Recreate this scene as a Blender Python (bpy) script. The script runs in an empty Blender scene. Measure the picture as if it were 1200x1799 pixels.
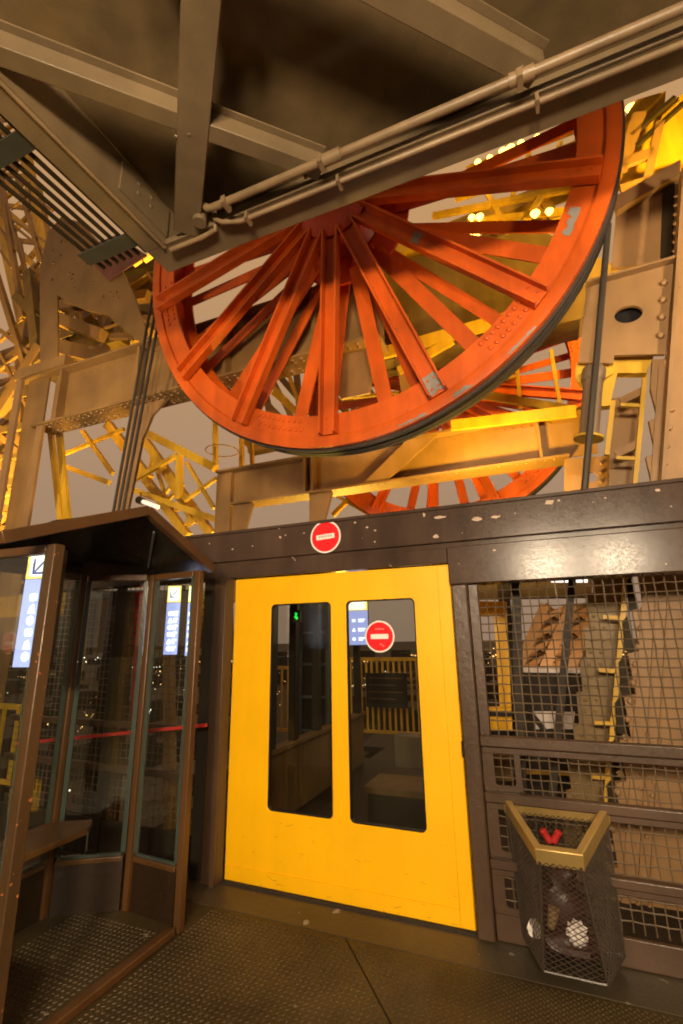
import bpy, bmesh, math, random
from math import radians as R, sin, cos, pi, sqrt
from mathutils import Vector, Matrix

random.seed(11)
sc = bpy.context.scene
col = sc.collection

# ------------------------------------------------------------------ camera
EYE = 1.65; FPX = 838.0; PITCH = R(14.7); ROLL = R(1.0)
cam_d = bpy.data.cameras.new('camera'); cam = bpy.data.objects.new('camera', cam_d); col.objects.link(cam)
cam_d.sensor_fit = 'VERTICAL'; cam_d.sensor_height = 36.0; cam_d.sensor_width = 24.0
cam_d.lens = FPX / 1799.0 * 36.0
cam_d.clip_start = 0.05; cam_d.clip_end = 9000
fwd = Vector((0, cos(PITCH), sin(PITCH))); up0 = Vector((0, -sin(PITCH), cos(PITCH))); rt0 = Vector((1, 0, 0))
c_r = cos(ROLL) * rt0 - sin(ROLL) * up0; c_u = sin(ROLL) * rt0 + cos(ROLL) * up0
cam.matrix_world = Matrix(((c_r.x, c_u.x, -fwd.x, 0), (c_r.y, c_u.y, -fwd.y, 0), (c_r.z, c_u.z, -fwd.z, EYE), (0, 0, 0, 1)))
sc.camera = cam

# ------------------------------------------------------------------ world: brown night glow of the city
w = bpy.data.worlds.new('World'); sc.world = w; w.use_nodes = True
nt = w.node_tree; nt.nodes.clear()
wo = nt.nodes.new('ShaderNodeOutputWorld'); bg = nt.nodes.new('ShaderNodeBackground')
tc = nt.nodes.new('ShaderNodeTexCoord'); sp = nt.nodes.new('ShaderNodeSeparateXYZ'); rp = nt.nodes.new('ShaderNodeValToRGB')
nt.links.new(tc.outputs['Generated'], sp.inputs[0]); nt.links.new(sp.outputs['Z'], rp.inputs[0])
rp.color_ramp.elements[0].position = 0.0; rp.color_ramp.elements[0].color = (0.31, 0.205, 0.135, 1)
rp.color_ramp.elements[1].position = 0.75; rp.color_ramp.elements[1].color = (0.56, 0.31, 0.135, 1)
e_ = rp.color_ramp.elements.new(.33); e_.color = (0.42, 0.262, 0.155, 1)
nt.links.new(rp.outputs[0], bg.inputs[0]); bg.inputs[1].default_value = 1.0
nt.links.new(bg.outputs[0], wo.inputs[0])
sc.view_settings.view_transform = 'Standard'; sc.view_settings.look = 'None'
sc.view_settings.exposure = 0.0; sc.view_settings.gamma = 1.0
sc.cycles.use_denoising = True; sc.cycles.filter_width = 1.9
sc.cycles.max_bounces = 7; sc.cycles.transparent_max_bounces = 14

# ------------------------------------------------------------------ wall frame: s along the wall (right), t into it, z up
ANG = R(-22.5); ORG = Vector((-0.83, 3.89, 0))
DS = Vector((cos(ANG), sin(ANG), 0)); DT = Vector((-sin(ANG), cos(ANG), 0))
def world(p): return ORG + DS * p[0] + DT * p[1] + Vector((0, 0, p[2]))
CAMW = Vector(((Vector((0, 0, EYE)) - ORG).dot(DS), (Vector((0, 0, EYE)) - ORG).dot(DT), EYE))
def _ray(x, y):
    d = fwd * FPX + c_r * (x - 600) - c_u * (y - 899.5)
    return Vector((d.dot(DS), d.dot(DT), d.z))
def wt(x, y, t):
    d = _ray(x, y); return CAMW + d * ((t - CAMW.y) / d.y)
def wz(x, y, z):
    d = _ray(x, y); return CAMW + d * ((z - CAMW.z) / d.z)
def wsx(x, y, s):
    d = _ray(x, y); return CAMW + d * ((s - CAMW.x) / d.x)

# ------------------------------------------------------------------ lights
def area(name, p, target, size, power, color, spread=180, shape='DISK'):
    l = bpy.data.lights.new(name, 'AREA'); l.shape = shape; l.size = size; l.energy = power; l.color = color; l.spread = R(spread)
    o = bpy.data.objects.new(name, l); col.objects.link(o); o.location = world(p)
    o.rotation_euler = (world(target) - world(p)).to_track_quat('-Z', 'Y').to_euler(); return o
def point(name, p, power, color, size=0.1):
    l = bpy.data.lights.new(name, 'POINT'); l.energy = power; l.color = color; l.shadow_soft_size = size
    o = bpy.data.objects.new(name, l); col.objects.link(o); o.location = world(p); return o
WARM = (1.0, 0.78, 0.52); SOD = (1.0, 0.60, 0.07)
area('platform_lamp_or_fill', (2.35, -6.0, 2.80), (1.0, 0.3, 2.6), 0.6, 300, WARM)
area('platform_lamp_or_fill', (3.45, -6.0, 2.80), (1.6, 0.3, 2.6), 0.6, 250, WARM)
area('platform_lamp_or_fill', (5.2, -1.6, 3.4), (4.0, .6, 4.2), 0.3, 30, WARM, 80)  # unseen fill light added to brighten the right side of the wheel
area('platform_lamp_or_fill', (-3.2, -2.6, 2.6), (-3.6, 1.0, 5.6), 0.3, 75, WARM, 120)  # unseen fill light added to lift the dark gusset at left
area('sodium_floodlight', (1.7, 1.15, 2.4), (2.0, 2.7, 4.6), 0.3, 110, SOD, 125)
area('sodium_floodlight', (-1.4, 5.6, 1.2), (-2.2, 2.8, 5.0), 0.3, 190, SOD, 110)
area('sodium_floodlight', (-8.0, 1.2, 2.0), (-6.4, 2.8, 7.0), 0.3, 330, SOD, 75)
area('sodium_floodlight', (4.9, 1.5, 5.6), (4.3, 3.2, 8.3), 0.3, 520, SOD)
point('cabin_fill', (1.1, 1.5, 2.25), 20, WARM, 0.12)  # fill light added to brighten the interior behind the door glass
point('cabin_fill', (.6, 3.05, 2.3), 22, (1, .62, .2), 0.12)  # second added fill, for the railings behind the door

# ------------------------------------------------------------------ materials
def srgb(r, g, b):
    f = lambda c: (c / 255 / 12.92) if c / 255 <= .04045 else ((c / 255 + .055) / 1.055) ** 2.4
    return (f(r), f(g), f(b), 1)
def paint(name, c, rough=0.45, var=0.25, chip=None, chipcut=0.70, metal=0.0, bump=0.12, spec=0.5, streak=0.25, chipscale=9.0, coat=0.0):
    m = bpy.data.materials.new(name); m.use_nodes = True; n = m.node_tree; L = n.links
    b = n.nodes['Principled BSDF']; geo = n.nodes.new('ShaderNodeNewGeometry')
    def noise(scale, detail, mapscale=None):
        t = n.nodes.new('ShaderNodeTexNoise'); t.inputs['Scale'].default_value = scale; t.inputs['Detail'].default_value = detail
        if mapscale:
            mp = n.nodes.new('ShaderNodeMapping'); mp.inputs['Scale'].default_value = mapscale
            L.new(geo.outputs['Position'], mp.inputs[0]); L.new(mp.outputs[0], t.inputs['Vector'])
        else: L.new(geo.outputs['Position'], t.inputs['Vector'])
        return t.outputs['Fac']
    def ramp(fac, a, b_, va, vb):
        r = n.nodes.new('ShaderNodeMapRange'); r.inputs[1].default_value = a; r.inputs[2].default_value = b_
        r.inputs[3].default_value = va; r.inputs[4].default_value = vb; L.new(fac, r.inputs[0]); return r.outputs[0]
    big = ramp(noise(1.7, 5), .3, .7, 1 - var, 1 + var * .6)
    st = ramp(noise(1.0, 4, (7, 7, .8)), .35, .7, 1 + streak * .3, 1 - streak)
    mul = n.nodes.new('ShaderNodeMath'); mul.operation = 'MULTIPLY'; L.new(big, mul.inputs[0]); L.new(st, mul.inputs[1])
    hs = n.nodes.new('ShaderNodeMix'); hs.data_type = 'RGBA'; hs.blend_type = 'MULTIPLY'; hs.inputs[0].default_value = 1
    hs.inputs[6].default_value = (c[0], c[1], c[2], 1); L.new(mul.outputs[0], hs.inputs[7]); out = hs.outputs[2]
    fine = noise(70, 4); rr = ramp(fine, .3, .7, rough * .8, min(1, rough * 1.25)); rout = rr
    if chip:
        ch = ramp(noise(chipscale, 7), chipcut, chipcut + .015, 0, 1)
        mx = n.nodes.new('ShaderNodeMix'); mx.data_type = 'RGBA'; L.new(ch, mx.inputs[0]); L.new(out, mx.inputs[6]); mx.inputs[7].default_value = (*chip[:3], 1); out = mx.outputs[2]
        mr = n.nodes.new('ShaderNodeMix'); L.new(ch, mr.inputs[0]); L.new(rr, mr.inputs[2]); mr.inputs[3].default_value = .8; rout = mr.outputs[0]
    L.new(out, b.inputs['Base Color']); L.new(rout, b.inputs['Roughness'])
    b.inputs['Metallic'].default_value = metal; b.inputs['Specular IOR Level'].default_value = spec; b.inputs['Coat Weight'].default_value = coat
    bp = n.nodes.new('ShaderNodeBump'); bp.inputs['Strength'].default_value = bump; bp.inputs['Distance'].default_value = .01
    L.new(noise(28, 6), bp.inputs['Height']); L.new(bp.outputs[0], b.inputs['Normal'])
    return m
def emit(name, c, s):
    m = bpy.data.materials.new(name); m.use_nodes = True; b = m.node_tree.nodes['Principled BSDF']
    b.inputs['Base Color'].default_value = (*c[:3], 1); b.inputs['Emission Color'].default_value = (*c[:3], 1); b.inputs['Emission Strength'].default_value = s
    return m
def glassmat(name, tint, refl):
    m = bpy.data.materials.new(name); m.use_nodes = True; n = m.node_tree; n.nodes.clear(); L = n.links
    o = n.nodes.new('ShaderNodeOutputMaterial'); tr = n.nodes.new('ShaderNodeBsdfTransparent'); gl = n.nodes.new('ShaderNodeBsdfGlossy'); mx = n.nodes.new('ShaderNodeMixShader')
    lw_ = n.nodes.new('ShaderNodeLayerWeight'); lw_.inputs[0].default_value = .5
    pw_ = n.nodes.new('ShaderNodeMath'); pw_.operation = 'POWER'; pw_.inputs[1].default_value = 4.0; L.new(lw_.outputs['Facing'], pw_.inputs[0])
    fr = n.nodes.new('ShaderNodeMapRange'); fr.inputs[3].default_value = refl; fr.inputs[4].default_value = .85; L.new(pw_.outputs[0], fr.inputs[0])
    tr.inputs[0].default_value = (*tint, 1); gl.inputs['Roughness'].default_value = .02; gl.inputs[0].default_value = (.9, .95, .95, 1)
    L.new(fr.outputs[0], mx.inputs[0]); L.new(tr.outputs[0], mx.inputs[1]); L.new(gl.outputs[0], mx.inputs[2]); L.new(mx.outputs[0], o.inputs[0]); return m

M = {}
M['tower'] = paint('tower_brown_paint', (0.280, 0.151, 0.0465), .5, .3, (.12, .09, .06), .76, streak=.1)
M['tower_pale'] = paint('tower_pale_paint', (0.310, 0.171, 0.0651), .5, .28, (.2, .13, .08), .76, streak=.10)
M['canopy'] = paint('canopy_olive_paint', (0.185, 0.128, 0.066), .5, .25, streak=.12)
M['soffit'] = paint('soffit_olive_paint', (0.15, 0.098, 0.042), .55, .3, streak=.2)
M['pipe'] = paint('pipe_beige_paint', (0.25, 0.165, 0.085), .42, .15)
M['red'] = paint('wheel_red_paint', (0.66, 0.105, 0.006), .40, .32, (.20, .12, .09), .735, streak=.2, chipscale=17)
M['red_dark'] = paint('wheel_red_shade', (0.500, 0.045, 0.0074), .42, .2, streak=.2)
M['bare'] = paint('bare_grey_metal', (0.30, 0.28, 0.25), .55, .5)
M['tyre'] = paint('groove_liner_dark', (0.045, 0.033, 0.025), .7, .3)
M['yellow'] = paint('door_yellow_paint', (0.86, 0.452, 0.002), .40, .08, (.66, .37, .006), .70, bump=.03, streak=.05, spec=.35, chipscale=3.5)
M['rail_yellow'] = paint('rail_yellow_paint', (0.62, 0.36, 0.02), .45, .2)
M['brown'] = paint('dark_brown_gloss', (0.068, 0.042, 0.0296), .215, .35, (.36, .27, .19), .74, bump=.02, spec=.20, chipscale=11)
M['frame'] = paint('frame_brown_paint', (0.070, 0.039, 0.0216), .36, .3, (.28, .16, .09), .735, bump=.2, chipscale=16)
M['booth'] = paint('booth_brown_paint', (0.090, 0.040, 0.0124), .36, .25, (.30, .20, .12), .74, bump=.15, chipscale=14)
M['booth_worn'] = paint('booth_worn_paint', (0.075, 0.039, 0.0149), .36, .3, (.45, .12, .02), .665, bump=.2, chipscale=26)
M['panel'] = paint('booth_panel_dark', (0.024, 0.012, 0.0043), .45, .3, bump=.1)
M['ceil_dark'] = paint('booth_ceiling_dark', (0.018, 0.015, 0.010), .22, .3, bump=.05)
M['floor'] = paint('floor_plate_steel', (0.066, 0.045, 0.0161), .5, .6, (.22, .17, .11), .70, metal=.25, bump=.3, streak=0)
M['tread'] = paint('floor_tread_steel', (0.080, 0.050, 0.0186), .5, .6, metal=.1, streak=0)
M['strip'] = paint('threshold_steel', (0.085, 0.064, 0.038), .45, .4, (.3, .26, .2), .68, metal=.3, streak=0)
M['under'] = paint('dark_underfloor', (0.02, 0.016, 0.012), .8, .3)
M['wire'] = paint('mesh_wire_grey', (0.120, 0.080, 0.0440), .45, .3)
M['basket'] = paint('basket_wire_brown', (0.05, 0.036, 0.024), .4, .3)
M['brass'] = paint('brass_rim', (0.52, 0.35, 0.12), .42, .15, metal=.55, bump=.04)
M['black'] = paint('black_rubber', (0.012, 0.011, 0.010), .5, .2, spec=.18)
M['rope'] = paint('rope_dark_steel', (0.075, 0.06, 0.045), .5, .2, metal=.4)
M['white'] = paint('white_print', (0.78, 0.74, 0.70), .35, .04, bump=.01, streak=0)
M['signred'] = paint('sign_red', (0.72, 0.012, 0.018), .3, .04, bump=.01, streak=0)
M['printred'] = paint('print_pale_red', (0.74, 0.20, 0.17), .35, .1, bump=0, streak=0)
M['printgrey'] = paint('print_grey', (0.42, 0.33, 0.30), .35, .1, bump=0, streak=0)
M['grille'] = paint('tray_rod_dark', (0.030, 0.020, 0.0087), .55, .2, spec=.18)
M['clamp'] = paint('clamp_green_grey', (0.05, 0.05, 0.037), .5, .2)
M['redrail'] = paint('rail_red', (0.62, 0.035, 0.03), .4, .15)
M['steel'] = paint('cylinder_grey', (0.240, 0.160, 0.0960), .45, .2, metal=.1)
M['grey'] = paint('grey_steel', (0.10, 0.11, 0.105), .45, .25, spec=.18)
M['cabin'] = paint('cabin_dark', (0.035, 0.026, 0.0176), .5, .3, spec=.18)
M['cabin_mid'] = paint('cabin_brown', (0.150, 0.095, 0.0403), .5, .3, spec=.18)
M['paper'] = paint('white_paper', (0.72, 0.66, 0.62), .7, .1)
M['can'] = paint('red_can', (0.42, 0.02, 0.018), .45, .15)
M['bag'] = paint('dark_red_bag', (0.045, 0.014, 0.012), .4, .3)
M['city'] = paint('city_dark', (0.05, 0.04, 0.03), .8, .3)
M['glass'] = glassmat('booth_glass', (.93, .96, .95), .085)
M['doorglass'] = glassmat('door_glass', (.85, .87, .85), .06)
M['edge'] = paint('glass_edge_green', (0.05, 0.065, 0.055), .2, .1)
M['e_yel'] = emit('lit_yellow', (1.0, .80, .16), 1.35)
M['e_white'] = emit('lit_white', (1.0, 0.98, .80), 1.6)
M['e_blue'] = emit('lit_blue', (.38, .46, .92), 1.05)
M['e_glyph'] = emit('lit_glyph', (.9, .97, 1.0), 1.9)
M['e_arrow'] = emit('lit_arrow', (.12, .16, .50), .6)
M['e_green'] = emit('lit_green', (.02, 1.0, .08), 1.2)
M['e_tube'] = emit('lit_tube', (1.0, .93, .78), 1.6)
M['e_dim_tube'] = emit('dim_tube', (1.0, .88, .70), .75)
M['e_bulb'] = emit('lit_bulb', (1.0, .62, .10), 6.0)
M['e_city1'] = emit('city_light_warm', (1.0, .55, .15), 3.0)
M['e_city2'] = emit('city_light_white', (1.0, .9, .7), 3.0)
M['e_orange'] = emit('city_light_orange', (1.0, .30, .05), 2.5)

# ------------------------------------------------------------------ mesh building
class MB:
    def __init__(s): s.v = []; s.f = []
    def add(s, vs, fs):
        k = len(s.v); s.v += [tuple(v) for v in vs]; s.f += [tuple(i + k for i in f) for f in fs]
    def box(s, a0, a1, b0, b1, c0, c1):
        vs = [(x, y, z) for x in (a0, a1) for y in (b0, b1) for z in (c0, c1)]
        s.add(vs, [(0, 1, 3, 2), (4, 6, 7, 5), (0, 4, 5, 1), (2, 3, 7, 6), (0, 2, 6, 4), (1, 5, 7, 3)]); return s
    def bar(s, p, q, wd, ht, up=(0, 0, 1), off=(0, 0)):
        p = Vector(p); q = Vector(q); d = (q - p).normalized(); u = Vector(up)
        x = d.cross(u)
        if x.length < 1e-4: x = d.cross(Vector((1, 0, 0)))
        x.normalize(); y = x.cross(d)
        vs = []
        for c in (p, q):
            for a, b in ((-1, -1), (1, -1), (1, 1), (-1, 1)): vs.append(c + x * (a * wd / 2 + off[0]) + y * (b * ht / 2 + off[1]))
        s.add(vs, [(3, 2, 1, 0), (4, 5, 6, 7), (0, 1, 5, 4), (1, 2, 6, 5), (2, 3, 7, 6), (3, 0, 4, 7)]); return s
    def tube(s, pts, r, n=10, cap=True):
        pts = [Vector(p) for p in pts]; k0 = len(s.v); rs = r if isinstance(r, (list, tuple)) else [r] * len(pts)
        prev = None
        for i, p in enumerate(pts):
            d = ((pts[min(i + 1, len(pts) - 1)] - pts[max(i - 1, 0)])).normalized()
            if prev is None:
                x = d.cross(Vector((0, 0, 1)))
                if x.length < 1e-3: x = d.cross(Vector((1, 0, 0)))
                x.normalize()
            else:
                x = prev - d * prev.dot(d); x.normalize()
            prev = x; y = d.cross(x)
            for j in range(n):
                a = 2 * pi * j / n; s.v.append(tuple(p + x * (rs[i] * cos(a)) + y * (rs[i] * sin(a))))
        for i in range(len(pts) - 1):
            for j in range(n):
                a = k0 + i * n + j; b = k0 + i * n + (j + 1) % n; s.f.append((a, b, b + n, a + n))
        if cap:
            s.f.append(tuple(k0 + j for j in reversed(range(n)))); s.f.append(tuple(k0 + (len(pts) - 1) * n + j for j in range(n)))
        return s
    def lathe(s, prof, axis='y', n=96, c=(0, 0, 0), closed=True):
        # prof: list of (r, h); closed ring section
        k = len(s.v); m = len(prof)
        for i in range(n):
            a = 2 * pi * i / n
            for r, h in prof:
                if axis == 'y': p = (r * cos(a), h, r * sin(a))
                else: p = (r * cos(a), r * sin(a), h)
                s.v.append((p[0] + c[0], p[1] + c[1], p[2] + c[2]))
        for i in range(n):
            i2 = (i + 1) % n
            for j in range(m if closed else m - 1):
                j2 = (j + 1) % m
                s.f.append((k + i * m + j, k + i2 * m + j, k + i2 * m + j2, k + i * m + j2))
        return s
    def plate(s, outer, holes, fn, th):
        bm = bmesh.new(); loops = []; ed = []
        for lp in [outer] + holes:
            vs = [bm.verts.new((p[0], p[1], 0)) for p in lp]; loops.append(vs)
            for i in range(len(vs)): ed.append(bm.edges.new((vs[i], vs[(i + 1) % len(vs)])))
        bmesh.ops.triangle_fill(bm, edges=ed, use_beauty=True, use_dissolve=False)
        bm.verts.index_update(); n = len(bm.verts)
        co = [v.co.copy() for v in bm.verts]; fs = [[v.index for v in f.verts] for f in bm.faces]
        lid = [[v.index for v in lp] for lp in loops]; bm.free()
        vs = [fn(c.x, c.y, 0.0) for c in co] + [fn(c.x, c.y, th) for c in co]
        F = [tuple(f) for f in fs] + [tuple(i + n for i in reversed(f)) for f in fs]
        for lp in lid:
            for i in range(len(lp)): a, b = lp[i], lp[(i + 1) % len(lp)]; F.append((a, a + n, b + n, b))
        s.add(vs, F); return s
    def dome(s, p, r, axis=(0, -1, 0), h=0.5):
        a = Vector(axis).normalized(); x = a.orthogonal().normalized(); y = a.cross(x); k = len(s.v); n = 6
        for rr, hh in ((1, 0), (.72, .7)):
            for j in range(n): g = 2 * pi * j / n; s.v.append(tuple(Vector(p) + x * (r * rr * cos(g)) + y * (r * rr * sin(g)) + a * (r * h * hh)))
        s.v.append(tuple(Vector(p) + a * r * h))
        for j in range(n):
            j2 = (j + 1) % n; s.f.append((k + j, k + j2, k + n + j2, k + n + j)); s.f.append((k + n + j, k + n + j2, k + 2 * n))
        return s
    def mesh(s, name, mat, base=(0, 0, 0), smooth=True):
        me = bpy.data.meshes.new(name); b = Vector(base)
        me.from_pydata([tuple(Vector(v) - b) for v in s.v], [], s.f); me.materials.append(M[mat] if isinstance(mat, str) else mat)
        bm = bmesh.new(); bm.from_mesh(me); bmesh.ops.recalc_face_normals(bm, faces=bm.faces); bm.to_mesh(me); bm.free()
        if smooth:
            me.polygons.foreach_set('use_smooth', [True] * len(me.polygons)); me.set_sharp_from_angle(angle=R(38))
        return me

BASE = {}
def tag(o, label, cat, group=None, kind=None):
    if label: o['label'] = label
    if cat: o['category'] = cat
    if group: o['group'] = group
    if kind: o['kind'] = kind
    return o
def thing(name, label, cat, base, group=None, kind=None):
    o = bpy.data.objects.new(name, None); col.objects.link(o); o.empty_display_size = .1
    o.location = world(base); o.rotation_euler = (0, 0, ANG); BASE[o.name] = Vector(base)
    return tag(o, label, cat, group, kind)
def part(name, mb, mat, parent, kind=None, bevel=0.0, label=None):
    b = BASE[parent.name]; me = mb.mesh(name, mat, b); o = bpy.data.objects.new(name, me); col.objects.link(o); o.parent = parent
    BASE[o.name] = b
    if kind: o['kind'] = kind
    if label: o['label'] = label
    if bevel: bev(o, bevel)
    return o
def bev(o, wd):
    m = o.modifiers.new('bevel', 'BEVEL'); m.width = wd; m.segments = 2; m.limit_method = 'ANGLE'; m.angle_limit = R(50)
def solo(name, mb, mat, base, label, cat, group=None, kind=None, bevel=0.0):
    me = mb.mesh(name, mat, base); o = bpy.data.objects.new(name, me); col.objects.link(o)
    o.location = world(base); o.rotation_euler = (0, 0, ANG); BASE[o.name] = Vector(base)
    if bevel: bev(o, bevel)
    return tag(o, label, cat, group, kind)
def tpl(t): return lambda x, y, d: (x, t + d, y)              # plate standing in a plane of constant t
def pxpoly(pts, t): return [(p.x, p.z) for p in (wt(x, y, t) for x, y in pts)]
def rrect(x0, x1, y0, y1, r, n=5):
    out = []
    for cx, cy, a0 in ((x1 - r, y1 - r, 0), (x0 + r, y1 - r, 90), (x0 + r, y0 + r, 180), (x1 - r, y0 + r, 270)):
        for i in range(n + 1): a = R(a0 + 90 * i / n); out.append((cx + r * cos(a), cy + r * sin(a)))
    return out
def circ(cx, cy, r, n=28, ry=None): return [(cx + r * cos(2 * pi * i / n), cy + (ry or r) * sin(2 * pi * i / n)) for i in range(n)]
def lerp(a, b, f): return Vector(a) + (Vector(b) - Vector(a)) * f

# ================================================================== SETTING
# floor of tread plate
fl = thing('floor', None, None, (1, -1, 0), kind='structure')
part('underfloor', MB().box(-2.6, 6, -9, .14, -.12, -.012), 'under', fl)
SA = Vector((1.0, -.30)); SD = Vector((.645, -.764)); E_ = SA + SD * 4.2
part('floor_plate', MB().plate([(-2.6, -.30), (-2.6, -9), (E_.x + 1.0, -9), (E_.x - .006, E_.y), (SA.x - .006, -.30)], [], lambda x, y, d: (x, y, -d), .01), 'floor', fl)
part('floor_plate', MB().plate([(SA.x + .006, -.30), (E_.x + .006, E_.y), (E_.x + 1.02, -9), (6, -9), (6, -.30)], [], lambda x, y, d: (x, y, -d), .01), 'floor', fl)
part('threshold_strip', MB().box(-2.6, 6, -.295, .14, -.010, .002), 'strip', fl)
def treads(region, pitch=.023, z=0.0, ang=0.0):
    mb = MB(); s0, s1, t0, t1 = region; ca, sa = cos(ang), sin(ang); k = 0
    n = int(4 / pitch)
    for i in range(-n, n):
        for j in range(-n, n):
            x = i * pitch; y = j * pitch; X = (s0 + s1) / 2 + x * ca - y * sa; Y = (t0 + t1) / 2 + x * sa + y * ca
            if not (s0 < X < s1 and t0 < Y < t1): continue
            if z == 0 and X < .1 and -1.75 < Y: continue
            v = Vector((X, Y)) - SA
            if z == 0 and abs(v.x * SD.y - v.y * SD.x) < .016: continue
            yield (X, Y, ang + (R(90) if (i + j) % 2 else 0))
def tread_mesh(region, z=0.0, ang=R(45)):
    mb = MB()
    for X, Y, a in treads(region, z=z, ang=ang):
        L_, W_, H_ = .0108, .0040, .0032; c, s_ = cos(a), sin(a)
        pts = [(-L_, 0, 0), (0, -W_, 0), (L_, 0, 0), (0, W_, 0), (-L_ * .55, 0, H_), (L_ * .55, 0, H_)]
        mb.add([(X + x * c - y * s_, Y + x * s_ + y * c, z + h) for x, y, h in pts], [(0, 1, 5, 4), (1, 2, 5), (2, 3, 5), (3, 0, 4, 5)])
    return mb
part('tread_pattern', tread_mesh((-.25, 2.75, -2.0, -.315)), 'tread', fl, kind='stuff')

# landing behind the wall
lf = solo('floor', MB().box(-.3, 5.5, .142, 3.6, -.14, -.01), 'cabin', (1, 1.5, 0), None, None, kind='structure')

# ground far below, with the lit city
g = MB().plate(circ(0, 0, 6000, 48), [], lambda x, y, d: (x, y, -62 - d), 1.0)
solo('ground', g, 'city', (0, 0, -62), None, None, kind='structure')
for nm, mt, cnt in (('city_lights', 'e_city1', 1900), ('city_lights', 'e_city2', 800)):
    mb = MB()
    pts_ = []
    for k in range(cnt // 22):
        r = 100 + 1500 * random.random() ** 1.5; a = random.uniform(R(25), R(175)); da = random.uniform(0, pi); n_ = random.randint(8, 34); stp = random.uniform(6, 14); z = -62 + random.uniform(2, 12)
        for j in range(n_): pts_.append((r * cos(a) + cos(da) * stp * j, r * sin(a) + sin(da) * stp * j, z + random.uniform(-.5, .5) + (random.uniform(0, 14) if random.random() < .3 else 0), r))
    for x, y, z, r in pts_:
        if y < 40: continue
        sz = r * random.uniform(.0005, .0017)
        mb.add([(x, y, z + sz), (x + sz, y, z), (x, y - sz, z), (x - sz, y, z), (x, y + sz, z), (x, y, z - sz)], [(0, 1, 2), (0, 2, 3), (0, 3, 4), (0, 4, 1), (5, 2, 1), (5, 3, 2), (5, 4, 3), (5, 1, 4)])
    solo(nm, mb, mt, (0, 600, -62), 'warm street lights of the far city at night' if mt == 'e_city1' else 'white points of light of the far city at night', 'city lights', kind='stuff')
mb = MB()
for i in range(420):
    r = 110 + 1500 * random.random() ** 1.4; a = random.uniform(R(20), R(178)); wd = random.uniform(8, 24); h = random.uniform(12, 26)
    x = r * cos(a); y = r * sin(a); mb.box(x - wd, x + wd, y - wd, y + wd, -62, -62 + h)
solo('city_blocks', mb, 'city', (0, 600, -62), 'dark mass of city blocks far below the tower', 'city', kind='stuff')

sky_blocker = solo('ceiling', MB().box(-5.2, 9, -12, 3.6, 11.4, 11.7), 'soffit', (0, -4, 11.4), None, None, kind='structure')  # overhead slab added to keep sky light off the wheel
# ================================================================== HEADER, DOOR AND MESH WALL
hd = thing('header_beam', 'dark brown chipped steel header beam above the yellow door and mesh', 'beam', (1.5, 0, 2.2))
part('upper_band', MB().box(-2.6, 4.2, -.06, .14, 2.262, 2.51), 'brown', hd, bevel=.006)
part('top_lip', MB().box(-2.6, 4.2, -.075, -.0605, 2.492, 2.516), 'brown', hd, bevel=.004)
part('groove_strip', MB().box(-2.6, 4.2, -.030, .12, 2.226, 2.2615), 'brown', hd)
part('lower_band', MB().box(-2.6, 1.685, -.052, .10, 2.125, 2.2255), 'brown', hd, bevel=.005)
part('lower_band', MB().box(1.69, 4.2, -.072, .10, 1.975, 2.2255), 'brown', hd, bevel=.006)
mb = MB()
for i in range(46):
    s = random.uniform(-.5, 3.3); z = random.uniform(2.28, 2.50) if random.random() < .7 else random.uniform(2.0, 2.2); 
    if z < 2.25 and s < 1.75: continue
    t = -.0605 if z > 2.25 else -.0725; r = random.uniform(.003, .009)
    a0 = random.random() * 6
    mb.plate([(s + r * random.uniform(.6, 1.6) * cos(a0 + k * pi / 3), z + r * random.uniform(.5, 1.2) * sin(a0 + k * pi / 3)) for k in range(6)], [], lambda x, y, d, t=t: (x, t - d, y), .0012)
for s, z, rs, rz in ((1.66, 2.44, .05, .014), (1.90, 2.40, .045, .018), (2.02, 2.40, .03, .012), (2.36, 2.46, .05, .022), (1.55, 2.47, .014, .018), (2.95, 2.46, .022, .012), (1.62, 2.31, .02, .02)):
    a0 = random.random() * 6
    mb.plate([(s + rs * random.uniform(.4, 1.0) * cos(a0 + k * pi / 4), z + rz * random.uniform(.4, 1.0) * sin(a0 + k * pi / 4)) for k in range(8)], [], lambda x, y, d: (x, -.0605 - d, y), .0012)
chipm = paint('chipped_primer', (.52, .38, .27), .6, .3)
part('paint_chips', mb, chipm, hd, kind='stuff')

def no_entry(name, s, z, t, r, label, cat, tilt=0.0, aged=False):
    th = thing(name, label, cat, (s, t, z), 'round no entry signs')
    part('sign_plate', MB().plate(circ(s, z, r, 40), [], lambda x, y, d: (x, t - d, y), .004), 'white', th)
    part('red_disc', MB().plate(circ(s, z, r * .90, 40), [], lambda x, y, d: (x, t - .0042 - d, y), .0012), 'signred', th)
    bw, bh = r * .60, r * .15
    def rot(x, y): return (s + (x - s) * cos(tilt) - (y - z) * sin(tilt), z + (x - s) * sin(tilt) + (y - z) * cos(tilt))
    part('white_bar', MB().plate([rot(*p) for p in rrect(s - bw, s + bw, z - bh, z + bh, .004, 2)], [], lambda x, y, d: (x, t - .0056 - d, y), .001), 'white', th)
    return th
no_entry('no_entry_sign', .79, 2.385, -.0605, .125, 'round red no entry sign stuck on the dark header beam', 'sign', R(3))
mb = MB()
for i in range(6): mb.box(.735 + i * .019, .748 + i * .019, -.0682, -.0672, 2.377 + i * .001, 2.394 + i * .001)
part('bar_lettering', mb, 'printgrey', [o for o in col.objects if o.name == 'no_entry_sign'][0], kind='stuff')
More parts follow.
